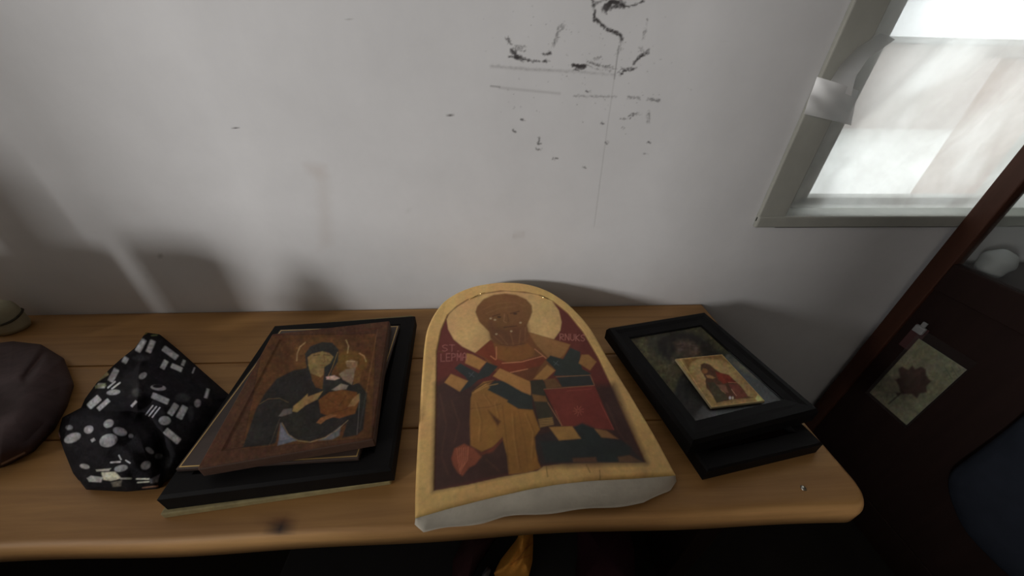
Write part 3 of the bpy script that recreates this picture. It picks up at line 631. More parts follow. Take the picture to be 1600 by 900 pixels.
def mother(p):
    p.z = (370, 500, 0.2665)
    p.poly([(165, 90), (820, 75), (790, 690), (25, 760)], (58, 37, 21), 1.5)
    p.line([(165, 90), (820, 75), (790, 690), (25, 760), (165, 90)], 1.3, (38, 24, 18), 0.8, 0.7)
    p.ell((490, 215), (165, 120), (66, 44, 24), 3); p.ell((668, 245), (98, 66), (72, 50, 24), 2.5)
    for q in ([(400, 128), (368, 155), (352, 195), (350, 235)], [(640, 115), (654, 150), (648, 190)], [(718, 192), (745, 208), (756, 238)]): p.line(q, 1.8, (112, 92, 62), 0.9, 0.8)
    dk = (27, 25, 23)
    p.poly([(418, 275), (330, 292), (230, 342), (160, 430), (110, 520), (30, 748), (180, 736), (225, 722), (250, 600), (275, 650), (345, 702), (430, 712), (520, 684), (640, 605), (620, 690), (705, 676), (742, 640), (765, 430), (722, 372), (600, 330)], dk, 1.4)
    p.poly([(405, 250), (398, 195), (430, 150), (500, 125), (560, 130), (596, 170), (592, 240), (560, 290), (545, 335), (605, 335), (610, 370), (560, 405), (500, 425), (440, 395), (415, 320)], (30, 29, 27), 1.2)
    p.poly([(430, 305), (512, 300), (506, 340), (500, 402), (462, 392), (440, 350)], (66, 44, 24), 1.0)
    p.poly([(414, 215), (440, 195), (500, 180), (540, 190), (565, 213), (545, 250), (512, 272), (506, 318), (490, 332), (430, 308), (417, 260)], (92, 76, 48), 1.0)
    for q in ([(450, 205), (485, 200)], [(508, 200), (545, 204)]): p.line(q, 1.2, (48, 36, 24), 0.6, 0.8)
    p.line([(508, 205), (516, 240), (504, 246)], 1.0, (66, 50, 32), 0.6, 0.8); p.line([(488, 262), (512, 262)], 1.2, (90, 48, 32), 0.6, 0.8)
    p.line([(590, 185), (560, 270), (525, 345)], 0.9, (104, 80, 46), 0.6, 0.7)
    p.line([(130, 490), (180, 460), (250, 455), (300, 480)], 1.0, (70, 56, 38), 0.7, 0.7); p.line([(250, 575), (190, 735)], 0.9, (66, 56, 44), 0.7, 0.6); p.line([(720, 430), (705, 670)], 1.0, (74, 70, 66), 0.7, 0.7)
    # child
    p.poly([(635, 240), (670, 228), (708, 240), (705, 268), (680, 282), (645, 272)], (96, 76, 54), 1.0); p.line([(645, 238), (690, 240)], 1.2, (140, 122, 98), 0.7, 0.6)
    p.poly([(640, 285), (695, 275), (692, 330), (672, 375), (620, 345), (598, 312)], (92, 78, 62), 1.2)
    p.poly([(690, 290), (730, 300), (720, 360), (680, 375)], (74, 52, 28), 1.2)
    p.poly([(522, 330), (570, 321), (602, 338), (572, 349), (526, 344)], (128, 106, 96), 0.9)
    p.poly([(555, 405), (610, 370), (652, 380), (640, 402), (580, 412)], (92, 82, 74), 1.0)
    p.poly([(478, 465), (540, 420), (620, 405), (702, 420), (716, 472), (692, 545), (600, 572), (540, 562), (490, 542)], (74, 45, 23), 1.2)
    for q in ([(520, 450), (600, 500), (640, 440)], [(560, 540), (640, 520), (690, 470)]): p.line(q, 1.0, (48, 30, 18), 0.8, 0.6)
    p.poly([(650, 505), (680, 455), (715, 428), (717, 470), (690, 500)], (98, 72, 48), 1.0)
    p.poly([(466, 598), (490, 570), (550, 548), (585, 556), (520, 582), (490, 606)], (92, 62, 38), 1.0)
    p.poly([(322, 532), (330, 502), (378, 462), (412, 430), (416, 446), (502, 414), (470, 462), (402, 496), (352, 536)], (98, 79, 49), 1.0)
    p.poly([(244, 560), (272, 520), (320, 514), (322, 542), (262, 562)], (66, 62, 60), 1.0)
    p.poly([(255, 600), (290, 660), (352, 706), (240, 736), (246, 680)], (70, 72, 77), 1.2); p.poly([(606, 618), (520, 688), (480, 706), (560, 700), (602, 676)], (68, 68, 70), 1.4)
    p.line([(262, 600), (300, 668), (360, 708), (430, 716), (520, 690), (600, 630), (650, 585)], 1.1, (104, 90, 66), 0.7, 0.7)
    for q in ((210, 160), (250, 200), (730, 140), (770, 150)): p.ell(q, (26, 12), (48, 32, 22), 2.5, 0.6)
    p.z = (0, 0, 1)
mother(p)
p.age(0.10, 0.04)
mesh('painted_panel', V, Fc, PRINT, mi, True, p.c)

# ------------------------------------------------------------------ right pile
c, a, W, H = fit_rect([onz(958, 545, ZB+.02), onz(1112, 520, ZB+.02), onz(1275, 718, ZB), onz(1108, 736, ZB)])
lo = thing('dark_picture_frame', (c[0], c[1], ZB), 'plain dark frame lying under the portrait frame near the bench end', 'picture frame')
V, Fc = frame_ring(W, H, [(0, 0), (0, 0.018), (0.002, 0.0205), (0.020, 0.0205), (0.024, 0.014), (0.024, 0)]); mesh('moulding', place(V, c, a, ZB+0.0005), Fc, BLACK, lo)
V, Fc = box((0, 0, 0.006), (W-.049, H-.049, 0.010)); mesh('picture_panel', place(V, c, a, ZB+0.0005), Fc, REDWOOD_D, lo)
z0 = ZB+0.0215; z1 = z0+0.024
c, a, W, H = rect_px([(938, 512), (1105, 487), (1284, 646), (1091, 683)], z1)
pf = thing('portrait_frame', (c[0], c[1], z0), 'black frame with dim bearded portrait under glass, a small gold card lying on it', 'picture frame')
b = 0.0275
V, Fc = frame_ring(W, H, [(0, 0), (0, 0.018), (0.003, 0.024), (0.010, 0.024), (0.016, 0.0215), (b, 0.0195), (b, 0.006), (b, 0)]); mesh('moulding', place(V, c, a, z0), Fc, BLACK, pf)
V, Fc = panel_grid(c, a, W-2*b, H-2*b, z0+0.015, 150, 190); P = proj(V)
p = Paint(P, (56, 51, 36), 3.2)
p.z = (960, 500, 0.1555)
p.poly([(320, 110), (500, 60), (700, 70), (900, 170), (1060, 300), (1180, 380), (1100, 450), (900, 480), (700, 480), (480, 420), (330, 260)], (46, 43, 34), 6)
p.poly([(440, 250), (470, 160), (600, 110), (780, 120), (940, 200), (1040, 300), (1100, 380), (1000, 420), (900, 380), (700, 300), (600, 340), (560, 420), (480, 360)], (25, 21, 19), 5)
p.poly([(600, 230), (680, 195), (780, 210), (850, 280), (870, 340), (800, 380), (700, 380), (630, 320)], (58, 46, 38), 4)
p.line([(625, 262), (690, 250)], 1.4, (26, 20, 18), 0.9, .8); p.line([(760, 262), (810, 270)], 1.4, (26, 20, 18), 0.9, .8); p.ell((660, 296), (26, 12), (76, 66, 58), 1.5, .7); p.ell((820, 300), (12, 26), (80, 68, 62), 1.5, .6); p.line([(735, 260), (745, 320)], 1.4, (40, 30, 26), 1, .7)
p.poly([(650, 560), (760, 430), (1200, 470), (1560, 640), (1900, 900), (1700, 1100), (900, 1200), (560, 800)], (27, 26, 26), 5)
p.poly([(720, 880), (960, 900), (1200, 940), (1100, 1150), (800, 1150)], (40, 30, 30), 14, .7); p.ell((1340, 1000), (60, 60), (60, 46, 38), 4, .8)
p.line([(200, 190), (230, 215), (270, 220)], 1.2, (34, 30, 24), .8, .6); p.line([(1500, 560), (1570, 620)], 4, (60, 56, 46), 2, .6)
p.z = (0, 0, 1)
p.age(0.2, 0.05)
mesh('portrait', V, Fc, MATT, pf, False, p.c)
V, Fc = box((0, 0, 0.0175), (W-2*b, H-2*b, 0.002)); mesh('glass', place(V, c, a, z0), Fc, PGLASS, pf)
V, Fc = box((0, 0, 0.0075), (W-2*b-.001, H-2*b-.001, 0.012)); mesh('backing', place(V, c, a, z0), Fc, DARKWOOD, pf)
# small gold card icon (rests on the moulding's inner edge height, on the glass)
z0 = z0+0.0187
c, a, W, H = rect_px([(1055, 560.6), (1129.7, 553), (1193.7, 626), (1113, 637)], z0+0.004)
ci = thing('card_icon', (c[0], c[1], z0), 'small gold card icon of a figure in a red robe lying on the portrait glass', 'icon')
V, Fc = box((0, 0, 0.0019), (W, H, 0.0036), 0.0004); mesh('card', place(V, c, a, z0), Fc, mat_plain('card_edge', (0.45, 0.36, 0.2), 0.6, 0.2, 60, 0.05), ci)
V, Fc = panel_grid(c, a, W-.0012, H-.0012, z0+0.0038, 110, 150); P = proj(V)
p = Paint(P, (118, 97, 62), 2.9); p.z = (1060, 540, 0.1222)
p.poly([(60, 175), (540, 110), (700, 260), (560, 190), (380, 165), (250, 175), (160, 230), (130, 330), (200, 470)], (92, 68, 40), 2)
p.poly([(140, 290), (180, 210), (300, 170), (430, 190), (560, 260), (720, 370), (860, 540), (950, 640), (880, 640), (480, 720), (420, 640), (340, 440)], (128, 107, 70), 2)
p.poly([(285, 240), (330, 222), (400, 240), (470, 300), (540, 350), (640, 375), (720, 450), (790, 510), (850, 590), (890, 650), (950, 665), (700, 690), (490, 735), (440, 640), (360, 540), (345, 460), (350, 420), (310, 350), (285, 310)], (62, 42, 30), 1.0)
p.poly([(470, 330), (540, 350), (640, 375), (720, 450), (745, 480), (640, 470), (580, 490), (510, 440)], (88, 36, 26), 0.9)
p.poly([(640, 490), (760, 490), (840, 580), (885, 650), (740, 680), (700, 600)], (86, 48, 38), 0.9)
p.poly([(360, 470), (450, 470), (560, 560), (640, 680), (490, 730), (440, 630)], (52, 46, 34), 1.0)
p.ell((335, 325), (38, 34), (104, 70, 42), 0.9); p.poly([(350, 380), (400, 375), (470, 410), (440, 425), (370, 410)], (118, 90, 56), .8)
p.poly([(490, 500), (600, 500), (640, 600), (560, 590)], (88, 62, 50), 1.0); p.line([(640, 470), (740, 475)], 1.0, (140, 90, 66), .6, .8); p.line([(680, 560), (740, 640)], 1.0, (140, 108, 84), .6, .8); p.line([(540, 560), (600, 610)], 0.9, (120, 92, 70), .6, .7)
p.ell((660, 668), (14, 20), (185, 170, 150), .6); p.ell((695, 668), (10, 18), (160, 144, 120), .6)
p.line([(490, 745), (960, 660)], 1.0, (84, 66, 42), .7, .7); p.line([(20, 170), (430, 790), (1090, 700), (560, 110), (20, 170)], 0.9, (150, 126, 86), .6, .7)
p.poly([(985, 680), (1010, 625), (1085, 695), (1020, 715)], (170, 148, 104), 1.0)
p.age(0.10, 0.04)
mesh('picture', V, Fc, PRINT, ci, False, p.c)

# ------------------------------------------------------------------ soft things
def soft_heap(name, outline, center, H, mat, label, cat, paint=None, zfun=None, n=520, rings=150, edge=0.006, base=ZB, power=2.2, parent=None):
    """cloth heap: outline and heights taken from the picture, set down on the surface at 'base'"""
    ol = smooth_line(np.vstack([resample(outline, n, True)]*1), 1); cen = A(center, float)
    V, uv = [], []
    rr = np.linspace(0, 1, rings)[1:]
    pts = [cen]; ts = [0.0]
    for t in rr:
        for q in ol: pts.append(cen+(q-cen)*t); ts.append(t)
    pts = A(pts); ts = A(ts)
    hh = H(pts) if callable(H) else np.full(len(pts), H)
    z = base + edge + (hh-edge)*np.clip(1-ts**power, 0, 1)**0.62
    if zfun is not None: z = np.maximum(z + zfun(pts, ts), base+0.001)
    V = A([onz(q[0], q[1], zz) for q, zz in zip(pts, z)])
    N = len(V); k = len(rr)
    Fc = [[0, 1+i, 1+(i+1) % n][::-1] for i in range(n)]
    for r_ in range(k-1):
        for i in range(n): Fc.append([1+r_*n+i, 1+r_*n+(i+1) % n, 1+(r_+1)*n+(i+1) % n, 1+(r_+1)*n+i])
    # tuck under
    last = V[1+(k-1)*n:]; c3 = last.mean(0); tuck = last + (c3-last)*0.03; tuck[:, 2] = base+0.0006
    V = np.vstack([V, tuck]); Fc += [[1+(k-1)*n+i, 1+(k-1)*n+(i+1) % n, N+(i+1) % n, N+i] for i in range(n)]; Fc.append([N+i for i in range(n)])
    col = None
    if paint is not None:
        P = np.vstack([pts, ol]); col = paint(P)
    o = mesh(name, V, Fc, mat, parent, True, col)
    # make normals consistent
    bm = bmesh.new(); bm.from_mesh(o.data); bmesh.ops.recalc_face_normals(bm, faces=bm.faces); bm.to_mesh(o.data); bm.free()
    if label: tag(o, label, cat)
    return o
def zp(pts, x0, y0, k): return [(x0+k*a, y0+k*b) for a, b in pts]
ZB3 = (80, 500, 0.3112)
bag_out = zp([(475, 62), (545, 72), (640, 150), (720, 222), (820, 310), (905, 385), (870, 465), (740, 660), (650, 765), (560, 815), (535, 848), (380, 862), (175, 852), (110, 770), (65, 660), (35, 570), (55, 490), (150, 440), (170, 395), (240, 300), (300, 240), (350, 195), (420, 140)], *ZB3)
ctl = A(zp([(490, 80), (500, 330), (760, 380), (880, 400), (600, 600), (420, 470), (280, 560), (120, 580), (380, 780), (200, 800), (560, 720), (330, 330), (620, 230)], *ZB3)); cth = A([.052, .078, .066, .035, .070, .062, .074, .050, .060, .045, .050, .070, .066])
def bagH(P):
    d = ((P[:, None, :]-ctl[None])**2).sum(-1)+350.0; w_ = 1/d**1.6; return (w_*cth).sum(1)/w_.sum(1)
val = zp([(150, 445), (260, 455), (430, 470), (520, 560), (560, 660), (545, 830)], *ZB3); ridge = zp([(490, 70), (440, 260), (430, 470)], *ZB3); fold2 = zp([(470, 230), (620, 290), (850, 420)], *ZB3)
def bagz(P, t):
    e = np.clip((1-t)*5, 0, 1)
    return e*(-0.010*np.exp(-(segdist(P, val, False)/9)**2) + 0.006*np.exp(-(segdist(P, ridge, False)/7)**2) - 0.005*np.exp(-(segdist(P, fold2, False)/8)**2) + 0.0016*np.sin(P[:, 0]*.10+P[:, 1]*.07)+0.0008*np.sin(P[:, 0]*.16-P[:, 1]*.14))
def bag_paint(P):
    p = Paint(P, (17, 16, 18), 3.0); p.z = ZB3; lt = (118, 118, 120)
    def rr(x0, y0, x1, y1, wd, c=lt, a=1.0):
        if wd < 12: p.line([(x0, y0), (x1, y1)], wd*0.3112, c, 0.7, a); return
        d = A([x1-x0, y1-y0], float); L_ = np.linalg.norm(d); d /= L_; n_ = A([-d[1], d[0]])*wd/2; e = d*wd*0.30; a0, a1 = A([x0, y0])-e, A([x1, y1])+e; h_ = d*wd*0.12
        p.poly([tuple(q) for q in (a0+n_*.8, a0+h_+n_, a1-h_+n_, a1+n_*.8, a1-n_*.8, a1-h_-n_, a0+h_-n_, a0-n_*.8)], c, 0.7, a)
    for q in ((462, 105, 438, 150, 30), (508, 110, 490, 155, 28), (570, 145, 625, 185, 30), (575, 210, 560, 238, 24), (610, 230, 650, 248, 24), (668, 205, 660, 225, 14), (325, 255, 300, 300, 30), (375, 195, 368, 208, 26), (345, 315, 305, 345, 8),
              (235, 395, 195, 430, 34), (285, 405, 240, 445, 22), (515, 380, 580, 408, 30), (625, 430, 600, 468, 30), (668, 442, 645, 485, 34), (580, 560, 635, 605, 34), (788, 350, 776, 388, 14), (510, 430, 475, 475, 6), (528, 435, 490, 482, 6), (545, 440, 508, 488, 6), (425, 410, 405, 432, 12),
              (215, 600, 205, 606, 14), (340, 680, 350, 700, 7), (375, 705, 395, 718, 7), (720, 240, 710, 265, 6), (240, 330, 262, 330, 24), (320, 310, 285, 340, 8)): rr(*q)
    for c, r, ro in (((312, 363), (34, 13), -.1), ((287, 605), (46, 32), -.3), ((345, 560), (36, 20), .3), ((288, 520), (26, 20), -.5), ((188, 550), (24, 19), -.4), ((107, 592), (44, 22), -.4), ((570, 505), (30, 22), 0), ((735, 418), (16, 20), .2), ((475, 730), (26, 20), -.5), ((350, 745), (34, 16), -.2), ((538, 340), (38, 14), .1), ((168, 735), (24, 12), .2), ((540, 685), (20, 14), 0), ((90, 540), (18, 12), 0), ((400, 582), (12, 10), 0), ((460, 280), (22, 14), -.6), ((495, 655), (24, 12), .6)):
        p.ell(c, r, (106, 106, 108) if r[0] > 20 else (88, 88, 90), 0.8, 0.9, ro)
    p.ell((535, 332), (26, 10), (17, 16, 18), 0.8)
    for c, r in (((450, 190), (44, 16)), ((660, 390), (40, 22)), ((575, 715), (30, 30)), ((430, 365), (24, 22)), ((700, 470), (14, 40))): p.ell(c, r, (34, 34, 36), 2, 0.8)
    p.poly([(180, 795), (200, 782), (260, 790), (250, 815), (190, 812)], (120, 120, 120), .8); p.poly([(252, 765), (320, 762), (352, 795), (300, 808), (262, 802)], (132, 130, 116), .8); p.poly([(225, 752), (300, 745), (290, 757), (228, 760)], (120, 118, 112), .8)
    rr(430, 798, 490, 798, 8, (140, 138, 132)); rr(435, 816, 490, 812, 7, (130, 128, 120)); rr(350, 796, 400, 796, 9, (110, 108, 104)); rr(300, 715, 345, 712, 9); p.poly([(495, 800), (545, 775), (535, 815), (500, 820)], (84, 84, 88), 1); p.poly([(300, 815), (355, 805), (350, 835), (310, 838)], (70, 68, 62), 1)
    rr(460, 842, 535, 834, 7, (110, 84, 70), .8); rr(140, 810, 170, 850, 6, (120, 90, 60), .6); rr(35, 560, 42, 590, 7, (130, 100, 96), .8); rr(232, 300, 280, 270, 18, (120, 112, 84), .8); rr(225, 335, 270, 325, 16, (84, 90, 66), .8); rr(462, 72, 480, 64, 8, (110, 96, 50), .8); rr(505, 78, 530, 76, 7, (84, 92, 60), .7)
    p.age(0.14, 0.03); return p.c
soft_heap('cloth_pouch', bag_out, (205, 645), bagH, CLOTH, 'crumpled black cloth pouch printed with white rounded shapes', 'pouch', bag_paint, bagz)
# dark purplish bag at the end of the row
dk_out = [(-70, 560), (-20, 538), (20, 533), (64, 538), (100, 560), (115, 598), (104, 632), (84, 668), (50, 704), (0, 730), (-70, 745), (-90, 660)]
def dkz(P, t): e = np.clip((1-t)*5, 0, 1); return e*(0.003*np.sin(P[:, 0]*.05+P[:, 1]*.03)+0.002*np.sin(P[:, 0]*.03-P[:, 1]*.06)-0.006*np.exp(-(segdist(P, [(40, 590), (70, 550)], False)/6)**2))
def dkp(P):
    p = Paint(P, (44, 33, 33), 2.4); p.line([(3, 725), (38, 708)], 3, (120, 104, 94), .9, .8); p.line([(44, 582), (66, 556)], 2, (64, 48, 46), 1, .7); p.poly([(75, 690), (92, 668), (100, 680), (85, 700)], (62, 36, 34), 2, .7); return p.c  # pale line low on the bag is a highlight painted in
soft_heap('dark_bag', dk_out, (10, 630), 0.045, mat_paint('dark_bag_cloth', 0.7, 0.3, 60, 0.3, spec=0.3), 'dusky purple-brown bag slumped beside the black and white pouch', 'bag', dkp, dkz)
# pale round roll behind the dark bag
rc = ony(-3, 489, -0.045); rz = rc[2]
t = thing('cloth_roll', (rc[0], rc[1], ZB), 'pale rounded cloth roll standing behind the dark bag at the wall', 'cloth roll')
PALE = mat_plain('pale_cloth', (0.42, 0.40, 0.28), 0.85, 0.2, 60, 0.3)
mesh('roll', *lathe((rc[0], rc[1], ZB+0.0005), [(0.020, 0), (0.023, 0.008), (0.0235, rz-ZB), (0.022, rz-ZB+.010), (0.016, rz-ZB+.017), (0.008, rz-ZB+.020), (0.001, rz-ZB+.021)]), PALE, t, True)
pts = [(rc[0]+0.0240*math.cos(u), rc[1]+0.0240*math.sin(u), rz-0.010+0.003*math.sin(2*u)) for u in np.linspace(0, 2*math.pi, 30)]
mesh('cord', *tube(pts, 0.0018, 6), mat_plain('dark_cord', (0.05, 0.045, 0.03), 0.8), t, True)

# ------------------------------------------------------------------ glazed cupboard at right
CX = 0.865
cb = thing('glazed_cupboard', (1.1, -0.24, 0), 'dark red-brown wooden cupboard with glazed upper side standing by the window', 'cupboard')
def part(name, args, mat, bevel=0.002, par=None): return mesh(name, *bx(*args, bevel), mat, par or cb)
part('stile', (CX, CX+.022, -0.045, -0.012, 0, 1.6), REDWOOD); part('stile', (CX, CX+.022, -0.47, -0.425, 0, 1.6), REDWOOD)
part('stile', (1.36, 1.382, -0.045, -0.012, 0, 1.6), REDWOOD); part('stile', (1.36, 1.382, -0.47, -0.425, 0, 1.6), REDWOOD)
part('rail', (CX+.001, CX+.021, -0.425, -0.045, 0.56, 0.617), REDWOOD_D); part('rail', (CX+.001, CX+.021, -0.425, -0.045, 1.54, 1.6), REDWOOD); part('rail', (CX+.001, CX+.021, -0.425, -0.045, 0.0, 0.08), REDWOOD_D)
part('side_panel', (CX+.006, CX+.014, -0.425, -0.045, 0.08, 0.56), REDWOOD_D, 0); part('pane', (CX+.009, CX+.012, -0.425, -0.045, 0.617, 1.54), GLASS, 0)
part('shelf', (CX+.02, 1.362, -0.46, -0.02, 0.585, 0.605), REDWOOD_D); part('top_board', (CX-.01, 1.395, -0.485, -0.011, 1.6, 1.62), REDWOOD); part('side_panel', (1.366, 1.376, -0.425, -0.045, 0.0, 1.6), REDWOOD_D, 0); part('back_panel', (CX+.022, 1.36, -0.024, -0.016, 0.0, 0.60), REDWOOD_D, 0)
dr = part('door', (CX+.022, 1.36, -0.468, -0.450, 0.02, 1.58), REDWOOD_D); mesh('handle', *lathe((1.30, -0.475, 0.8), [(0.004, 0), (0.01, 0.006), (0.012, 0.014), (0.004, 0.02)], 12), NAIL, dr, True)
# dark bundle and a pale folded cloth inside
def blob(name, c, r, mat, label, cat, seed=0, flat=0.0):
    bm = bmesh.new(); bmesh.ops.create_icosphere(bm, subdivisions=4, radius=1.0)
    for v in bm.verts:
        k = 1+0.08*math.sin(3*v.co.x+seed)+0.07*math.sin(4*v.co.y-seed+2*v.co.z)+0.05*math.sin(7*v.co.z+3*v.co.x)
        z = v.co.z*k; s = 1.0
        if z < -0.7: z = -0.7
        v.co = Vector((v.co.x*k*r[0], v.co.y*k*r[1], (z+0.7)*r[2]))
    V, Fc = bm_out(bm); o = mesh(name, V+A(c), Fc, mat, None, True); return tag(o, label, cat) if label else o
blob('dark_bundle', (1.05, -0.22, 0.6055), (0.12, 0.13, 0.07), mat_plain('charcoal_cloth', (0.02, 0.02, 0.02), 0.85, 0.4, 30, 0.3), 'charcoal cloth bundle inside the glazed cupboard', 'cloth bundle', 1)
blob('pale_cloth', (0.925, -0.062, 0.6055), (0.025, 0.022, 0.028), mat_plain('grey_white_cloth', (0.35, 0.36, 0.36), 0.85, 0.2, 40, 0.3), 'small grey-white folded cloth behind the cupboard glass', 'cloth', 3)
# postcard with a leaf in a clear sleeve, fixed to the cupboard side
xc = CX+.0015
pc = thing('leaf_postcard', (xc, -0.125, 0.30), 'pale postcard with a dark red maple leaf fixed to the cupboard side', 'postcard')
ny, nz = 90, 170
Y, Z = np.meshgrid(np.linspace(-0.168, -0.084, ny), np.linspace(0.297, 0.464, nz)); V = np.stack([np.full(Y.size, xc-.0028), Y.ravel(), Z.ravel()], -1); P = proj(V)
p = Paint(P, (62, 61, 48), 5.0); p.z = (1320, 500, 0.2111)
leaf = [(320, 620), (385, 560), (375, 535), (415, 540), (400, 490), (372, 440), (410, 425), (395, 360), (425, 345), (470, 368), (500, 335), (520, 365), (560, 345), (600, 365), (602, 410), (640, 455), (605, 490), (608, 535), (555, 545), (535, 578), (495, 550), (420, 548), (395, 565), (330, 622)]
p.poly(leaf, (33, 23, 20), 1.4); p.line([(500, 360), (470, 450), (400, 555), (325, 620)], 1.3, (24, 20, 17), .8, .8); p.line([(470, 450), (590, 450)], 1, (26, 19, 16), .8, .6); p.line([(480, 430), (420, 400)], 1, (26, 19, 16), .8, .6)
for k in range(7):
    x, y = 740+k*17, 350+(k % 3)*28; p.line([(x, y), (x+16, y+22), (x-8, y+34)], 1.0, (34, 33, 28), .7, .8)
p.line([(860, 330), (800, 300)], 2, (44, 42, 36), 1, .7)
p.age(0.12, 0.04)
mesh('card', V, grid_faces(ny, nz), MATT, pc, False, p.c); mesh('card_back', *bx(xc-.0026, xc-.0020, -0.168, -0.084, 0.297, 0.464), mat_plain('card_paper', (0.5, 0.49, 0.42), 0.7), pc)
mesh('clear_sleeve', *bx(xc-.0036, xc-.0033, -0.172, -0.078, 0.290, 0.485), SLEEVE, pc)
mesh('clip', *join(bx(xc-.010, xc-.0037, -0.086, -0.068, 0.474, 0.490, 0.002), bx(xc-.007, xc-.0037, -0.081, -0.073, 0.489, 0.500, 0.001)), mat_plain('milky_clip', (0.22, 0.22, 0.22), 0.3, 0.2, 60, 0), pc)
mesh('red_slip', *bx(xc-.0019, xc-.0013, -0.088, -0.064, 0.43, 0.488), mat_plain('dark_red_paper', (0.06, 0.02, 0.02), 0.6), pc)
# navy cloth bag hanging on the cupboard side
BO = smooth_line(resample([(-0.254, 0.552), (-0.258, 0.45), (-0.262, 0.284), (-0.285, 0.246), (-0.343, 0.217), (-0.40, 0.212), (-0.42, 0.235), (-0.421, 0.552)], 60), 2)
nb_ = thing('hanging_bag', (0.855, -0.34, 0.21), 'dull navy cloth bag hanging on the cupboard side', 'bag')
V, Fc = [], []; nB = len(BO); prof = [(0.8705, 0.0), (0.862, -0.0), (0.850, 0.004), (0.842, 0.012), (0.838, 0.03), (0.836, 0.06)]
bc = BO.mean(0)
for xx, ins in prof:
    for q in BO:
        d_ = bc-q; L_ = np.linalg.norm(d_); qq = q+d_/L_*min(ins, L_*0.9); V.append((xx+0.0025*math.sin(qq[0]*60+qq[1]*25)*(ins > 0.003), qq[0], qq[1]))
for k in range(len(prof)-1): Fc += [[k*nB+i_, k*nB+(i_+1) % nB, (k+1)*nB+(i_+1) % nB, (k+1)*nB+i_] for i_ in range(nB)]
Fc += [list(range(nB))[::-1], [(len(prof)-1)*nB+i_ for i_ in range(nB)]]
NAVY = mat_plain('navy_canvas', (0.016, 0.019, 0.027), 0.85, 0.3, 30, 0.3, spec=0.1)
mesh('bag_body', A(V), Fc, NAVY, nb_, True)
mesh('strap', *tube([(0.858, -0.29, 0.545), (0.857, -0.30, 0.60), (0.858, -0.33, 0.622), (0.857, -0.36, 0.60), (0.858, -0.38, 0.545)], 0.005, 8), NAVY, nb_, True)
# ------------------------------------------------------------------ things under the bench
tr = thing('storage_trunk', (0.1, -0.34, 0), 'dark wooden trunk under the bench carrying folded cloths', 'trunk')
mesh('body', *bx(-0.35, 0.18, -0.50, -0.18, 0.0, 0.20, 0.004), mat_plain('black_trunk', (0.012, 0.011, 0.012), 0.8, 0.4, 12, 0.2), tr); mesh('lid', *bx(-0.355, 0.185, -0.505, -0.175, 0.201, 0.222, 0.004), mat_plain('black_lid', (0.014, 0.013, 0.014), 0.8, 0.4, 12, 0.2), tr)
TZ = 0.2225
ZU = (680, 820, 0.2375)
def plainp(rgb, g): return lambda P: Paint(P, rgb, g).c
def orange(P):
    p = Paint(P, (128, 68, 28), 7.0); p.z = ZU; p.line([(500, 260), (560, 210), (600, 150), (640, 120)], 1.6, (70, 36, 18), 1, .7); p.line([(540, 230), (620, 200)], 1.4, (84, 44, 20), 1, .6); return p.c
soft_heap('orange_cloth', zp([(590, -60), (640, -60), (645, 120), (640, 240), (618, 330), (500, 335), (382, 325), (430, 230), (540, 90)], *ZU), (815, 868), 0.07, CLOTH, 'bright orange folded cloth on the trunk under the bench', 'cloth', orange, lambda P, t: np.clip((1-t)*5, 0, 1)*0.004*np.sin(P[:, 0]*.35+P[:, 1]*.2), 90, 24, 0.02, TZ)
soft_heap('maroon_cloth', zp([(240, -40), (400, -40), (410, 60), (300, 230), (210, 400), (110, 400), (115, 230), (180, 100)], *ZU), (740, 858), 0.05, CLOTH, 'narrow dark maroon cloth folded beside the orange cloth on the trunk', 'cloth', plainp((34, 20, 22), 3.4), None, 80, 20, 0.01, TZ)
soft_heap('wine_red_cloth', zp([(930, -40), (1250, -60), (1310, 150), (1320, 430), (910, 430), (935, 200)], *ZU), (945, 865), 0.05, CLOTH, 'broad wine red cloth lying on the trunk under the bench', 'cloth', plainp((28, 14, 18), 3.2), None, 80, 20, 0.01, TZ)
soft_heap('grey_rag', zp([(345, 270), (370, 285), (345, 345), (320, 400), (280, 400), (310, 320)], *ZU), (757, 897), 0.045, CLOTH, 'small pale grey rag beside the orange cloth', 'rag', plainp((72, 72, 74), 3.0), None, 40, 14, 0.01, TZ)

# ------------------------------------------------------------------ unseen things added on the bench left of view to shade the wall
blocker_m = mat_plain('dark_green_blocker', (0.02, 0.03, 0.018), 0.2, 0.2, 20, 0)
def blocker(x, y, r, h, lab):
    t = thing('blocker', (x, y, ZB), lab, 'blocker')
    mesh('body', *lathe((x, y, ZB+0.0005), [(r*.9, 0), (r, .006), (r, h*.78), (r*.92, h*.84), (r*.45, h*.93), (r*.40, h)]), blocker_m, t, True); mesh('cap', *lathe((x, y, ZB+h+0.0007), [(r*.42, 0), (r*.42, .018), (r*.36, .02)], 16), BLACK, t, True)
blocker(-0.735, -0.325, 0.040, 0.205, 'added short dark bottle standing on the bench nearest the dark bag')
crt = thing('shade_carton', (-0.885, -0.305, ZB), 'added tall narrow box on the far end of the bench to shade the wall', 'carton')
KRAFT = mat_plain('brown_cardboard', (0.16, 0.11, 0.07), 0.85, 0.15, 12, 0.05)
mesh('body', *bx(-0.925, -0.845, -0.33, -0.28, ZB+0.0005, ZB+0.25, 0.003), KRAFT, crt); mesh('flap', *bx(-0.925, -0.845, -0.33, -0.28, ZB+0.2503, ZB+0.257, 0.002), KRAFT, crt)
tag(mesh('shade_board', *bx(-1.45, -0.872, -0.205, -0.180, ZB+0.0005, ZB+0.215, 0.003), KRAFT), 'added upright brown board on the far end of the bench to shade the wall', 'board')

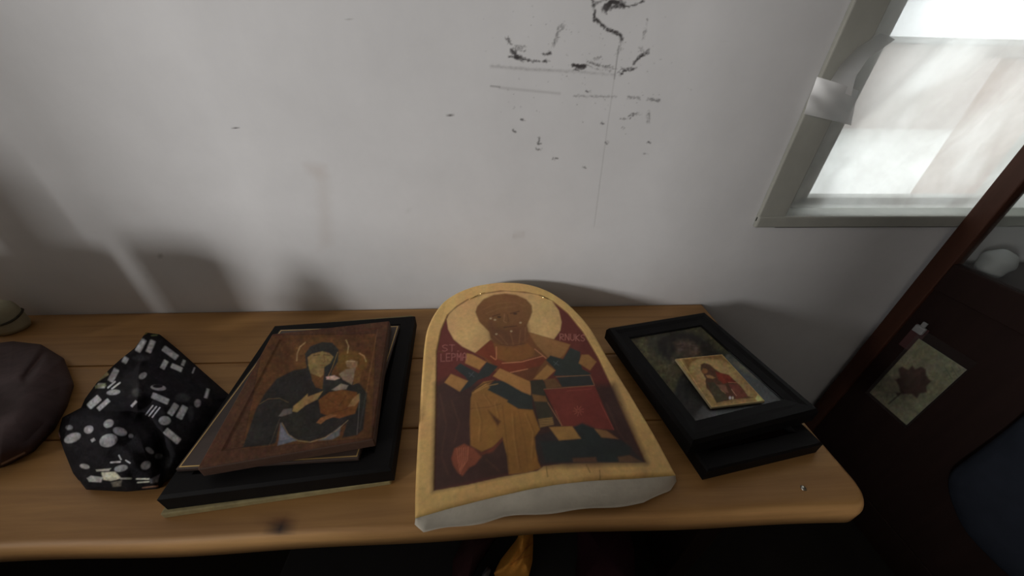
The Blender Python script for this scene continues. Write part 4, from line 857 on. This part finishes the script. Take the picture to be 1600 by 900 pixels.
# unseen chest added between the far window and the bench: it keeps the low daylight off the bench
ca = math.atan2(2.4, 3.2); R3 = Rz(ca)
ch = thing('shade_chest', (-1.62, -1.22, 0), 'added unseen dark chest that shades the bench and the low wall', 'chest')
def cpart(name, c, sz, par=ch): V, Fc = box(c, sz, 0.003, 2); return mesh(name, V @ R3.T + A([-1.62, -1.22, 0]), Fc, DARKWOOD, par)
cpart('body', (0, 0, 0.44), (0.40, 1.90, 0.88)); cpart('top', (0, 0, 0.8985), (0.44, 1.96, 0.036))
CHT = 0.917
for i in range(3):
    for j in (-1, 1):
        d_ = cpart('drawer', (0.21, j*0.47, 0.16+i*0.27), (0.018, 0.88, 0.25)); V, Fc = lathe((0, 0, 0), [(0.008, 0), (0.014, 0.012), (0.016, 0.02), (0.006, 0.026)], 12); V = V[:, [2, 0, 1]]+A([0.219, j*0.47, 0.16+i*0.27]); mesh('knob', V @ R3.T + A([-1.62, -1.22, 0]), Fc, NAIL, d_, True)

# unseen post added to dim the right part of the wall
tag(mesh('shade_post_1', *box((-1.20, -1.19, 1.1), (0.14, 0.14, 2.2), 0.004, 2, R3), DARKWOOD), 'added unseen square post that dims the right part of the wall', kind='structure')

tn = thing('shade_cylinder', (-1.12, -0.32, ZB), 'added tall cylinder on the far end of the bench to shade the wall', 'canister')  # unseen cylinder added to throw shade on the left wall
mesh('body', *lathe((-1.12, -0.32, ZB+0.0005), [(0.036, 0), (0.038, 0.004), (0.038, 0.36), (0.036, 0.364)]), NAIL, tn, True); mesh('lid', *lathe((-1.12, -0.32, ZB+0.365), [(0.039, 0), (0.039, 0.02), (0.036, 0.024), (0.01, 0.026)]), NAIL, tn, True)

# unseen tall dark box added on the chest, dims the daylight on the far left of the wall
Wp = A([-0.72, 0.0]); Lp = LIGHT[:2]; dn = A([math.cos(ca), math.sin(ca)]); cc_ = A([-1.62, -1.22]); tt = ((cc_-Wp) @ dn)/((Lp-Wp) @ dn); bp2 = Wp+(Lp-Wp)*tt
hb = thing('shade_box', (bp2[0], bp2[1], CHT), 'added tall narrow box on the chest that dims the far left wall', 'tin')
V, Fc = box((bp2[0], bp2[1], CHT+0.2505), (0.082, 0.082, 0.50), 0.004, 2, R3); mesh('body', V, Fc, DARKWOOD, hb); V, Fc = box((bp2[0], bp2[1], CHT+0.526), (0.09, 0.09, 0.05), 0.004, 2, R3); mesh('lid', V, Fc, DARKWOOD, hb)
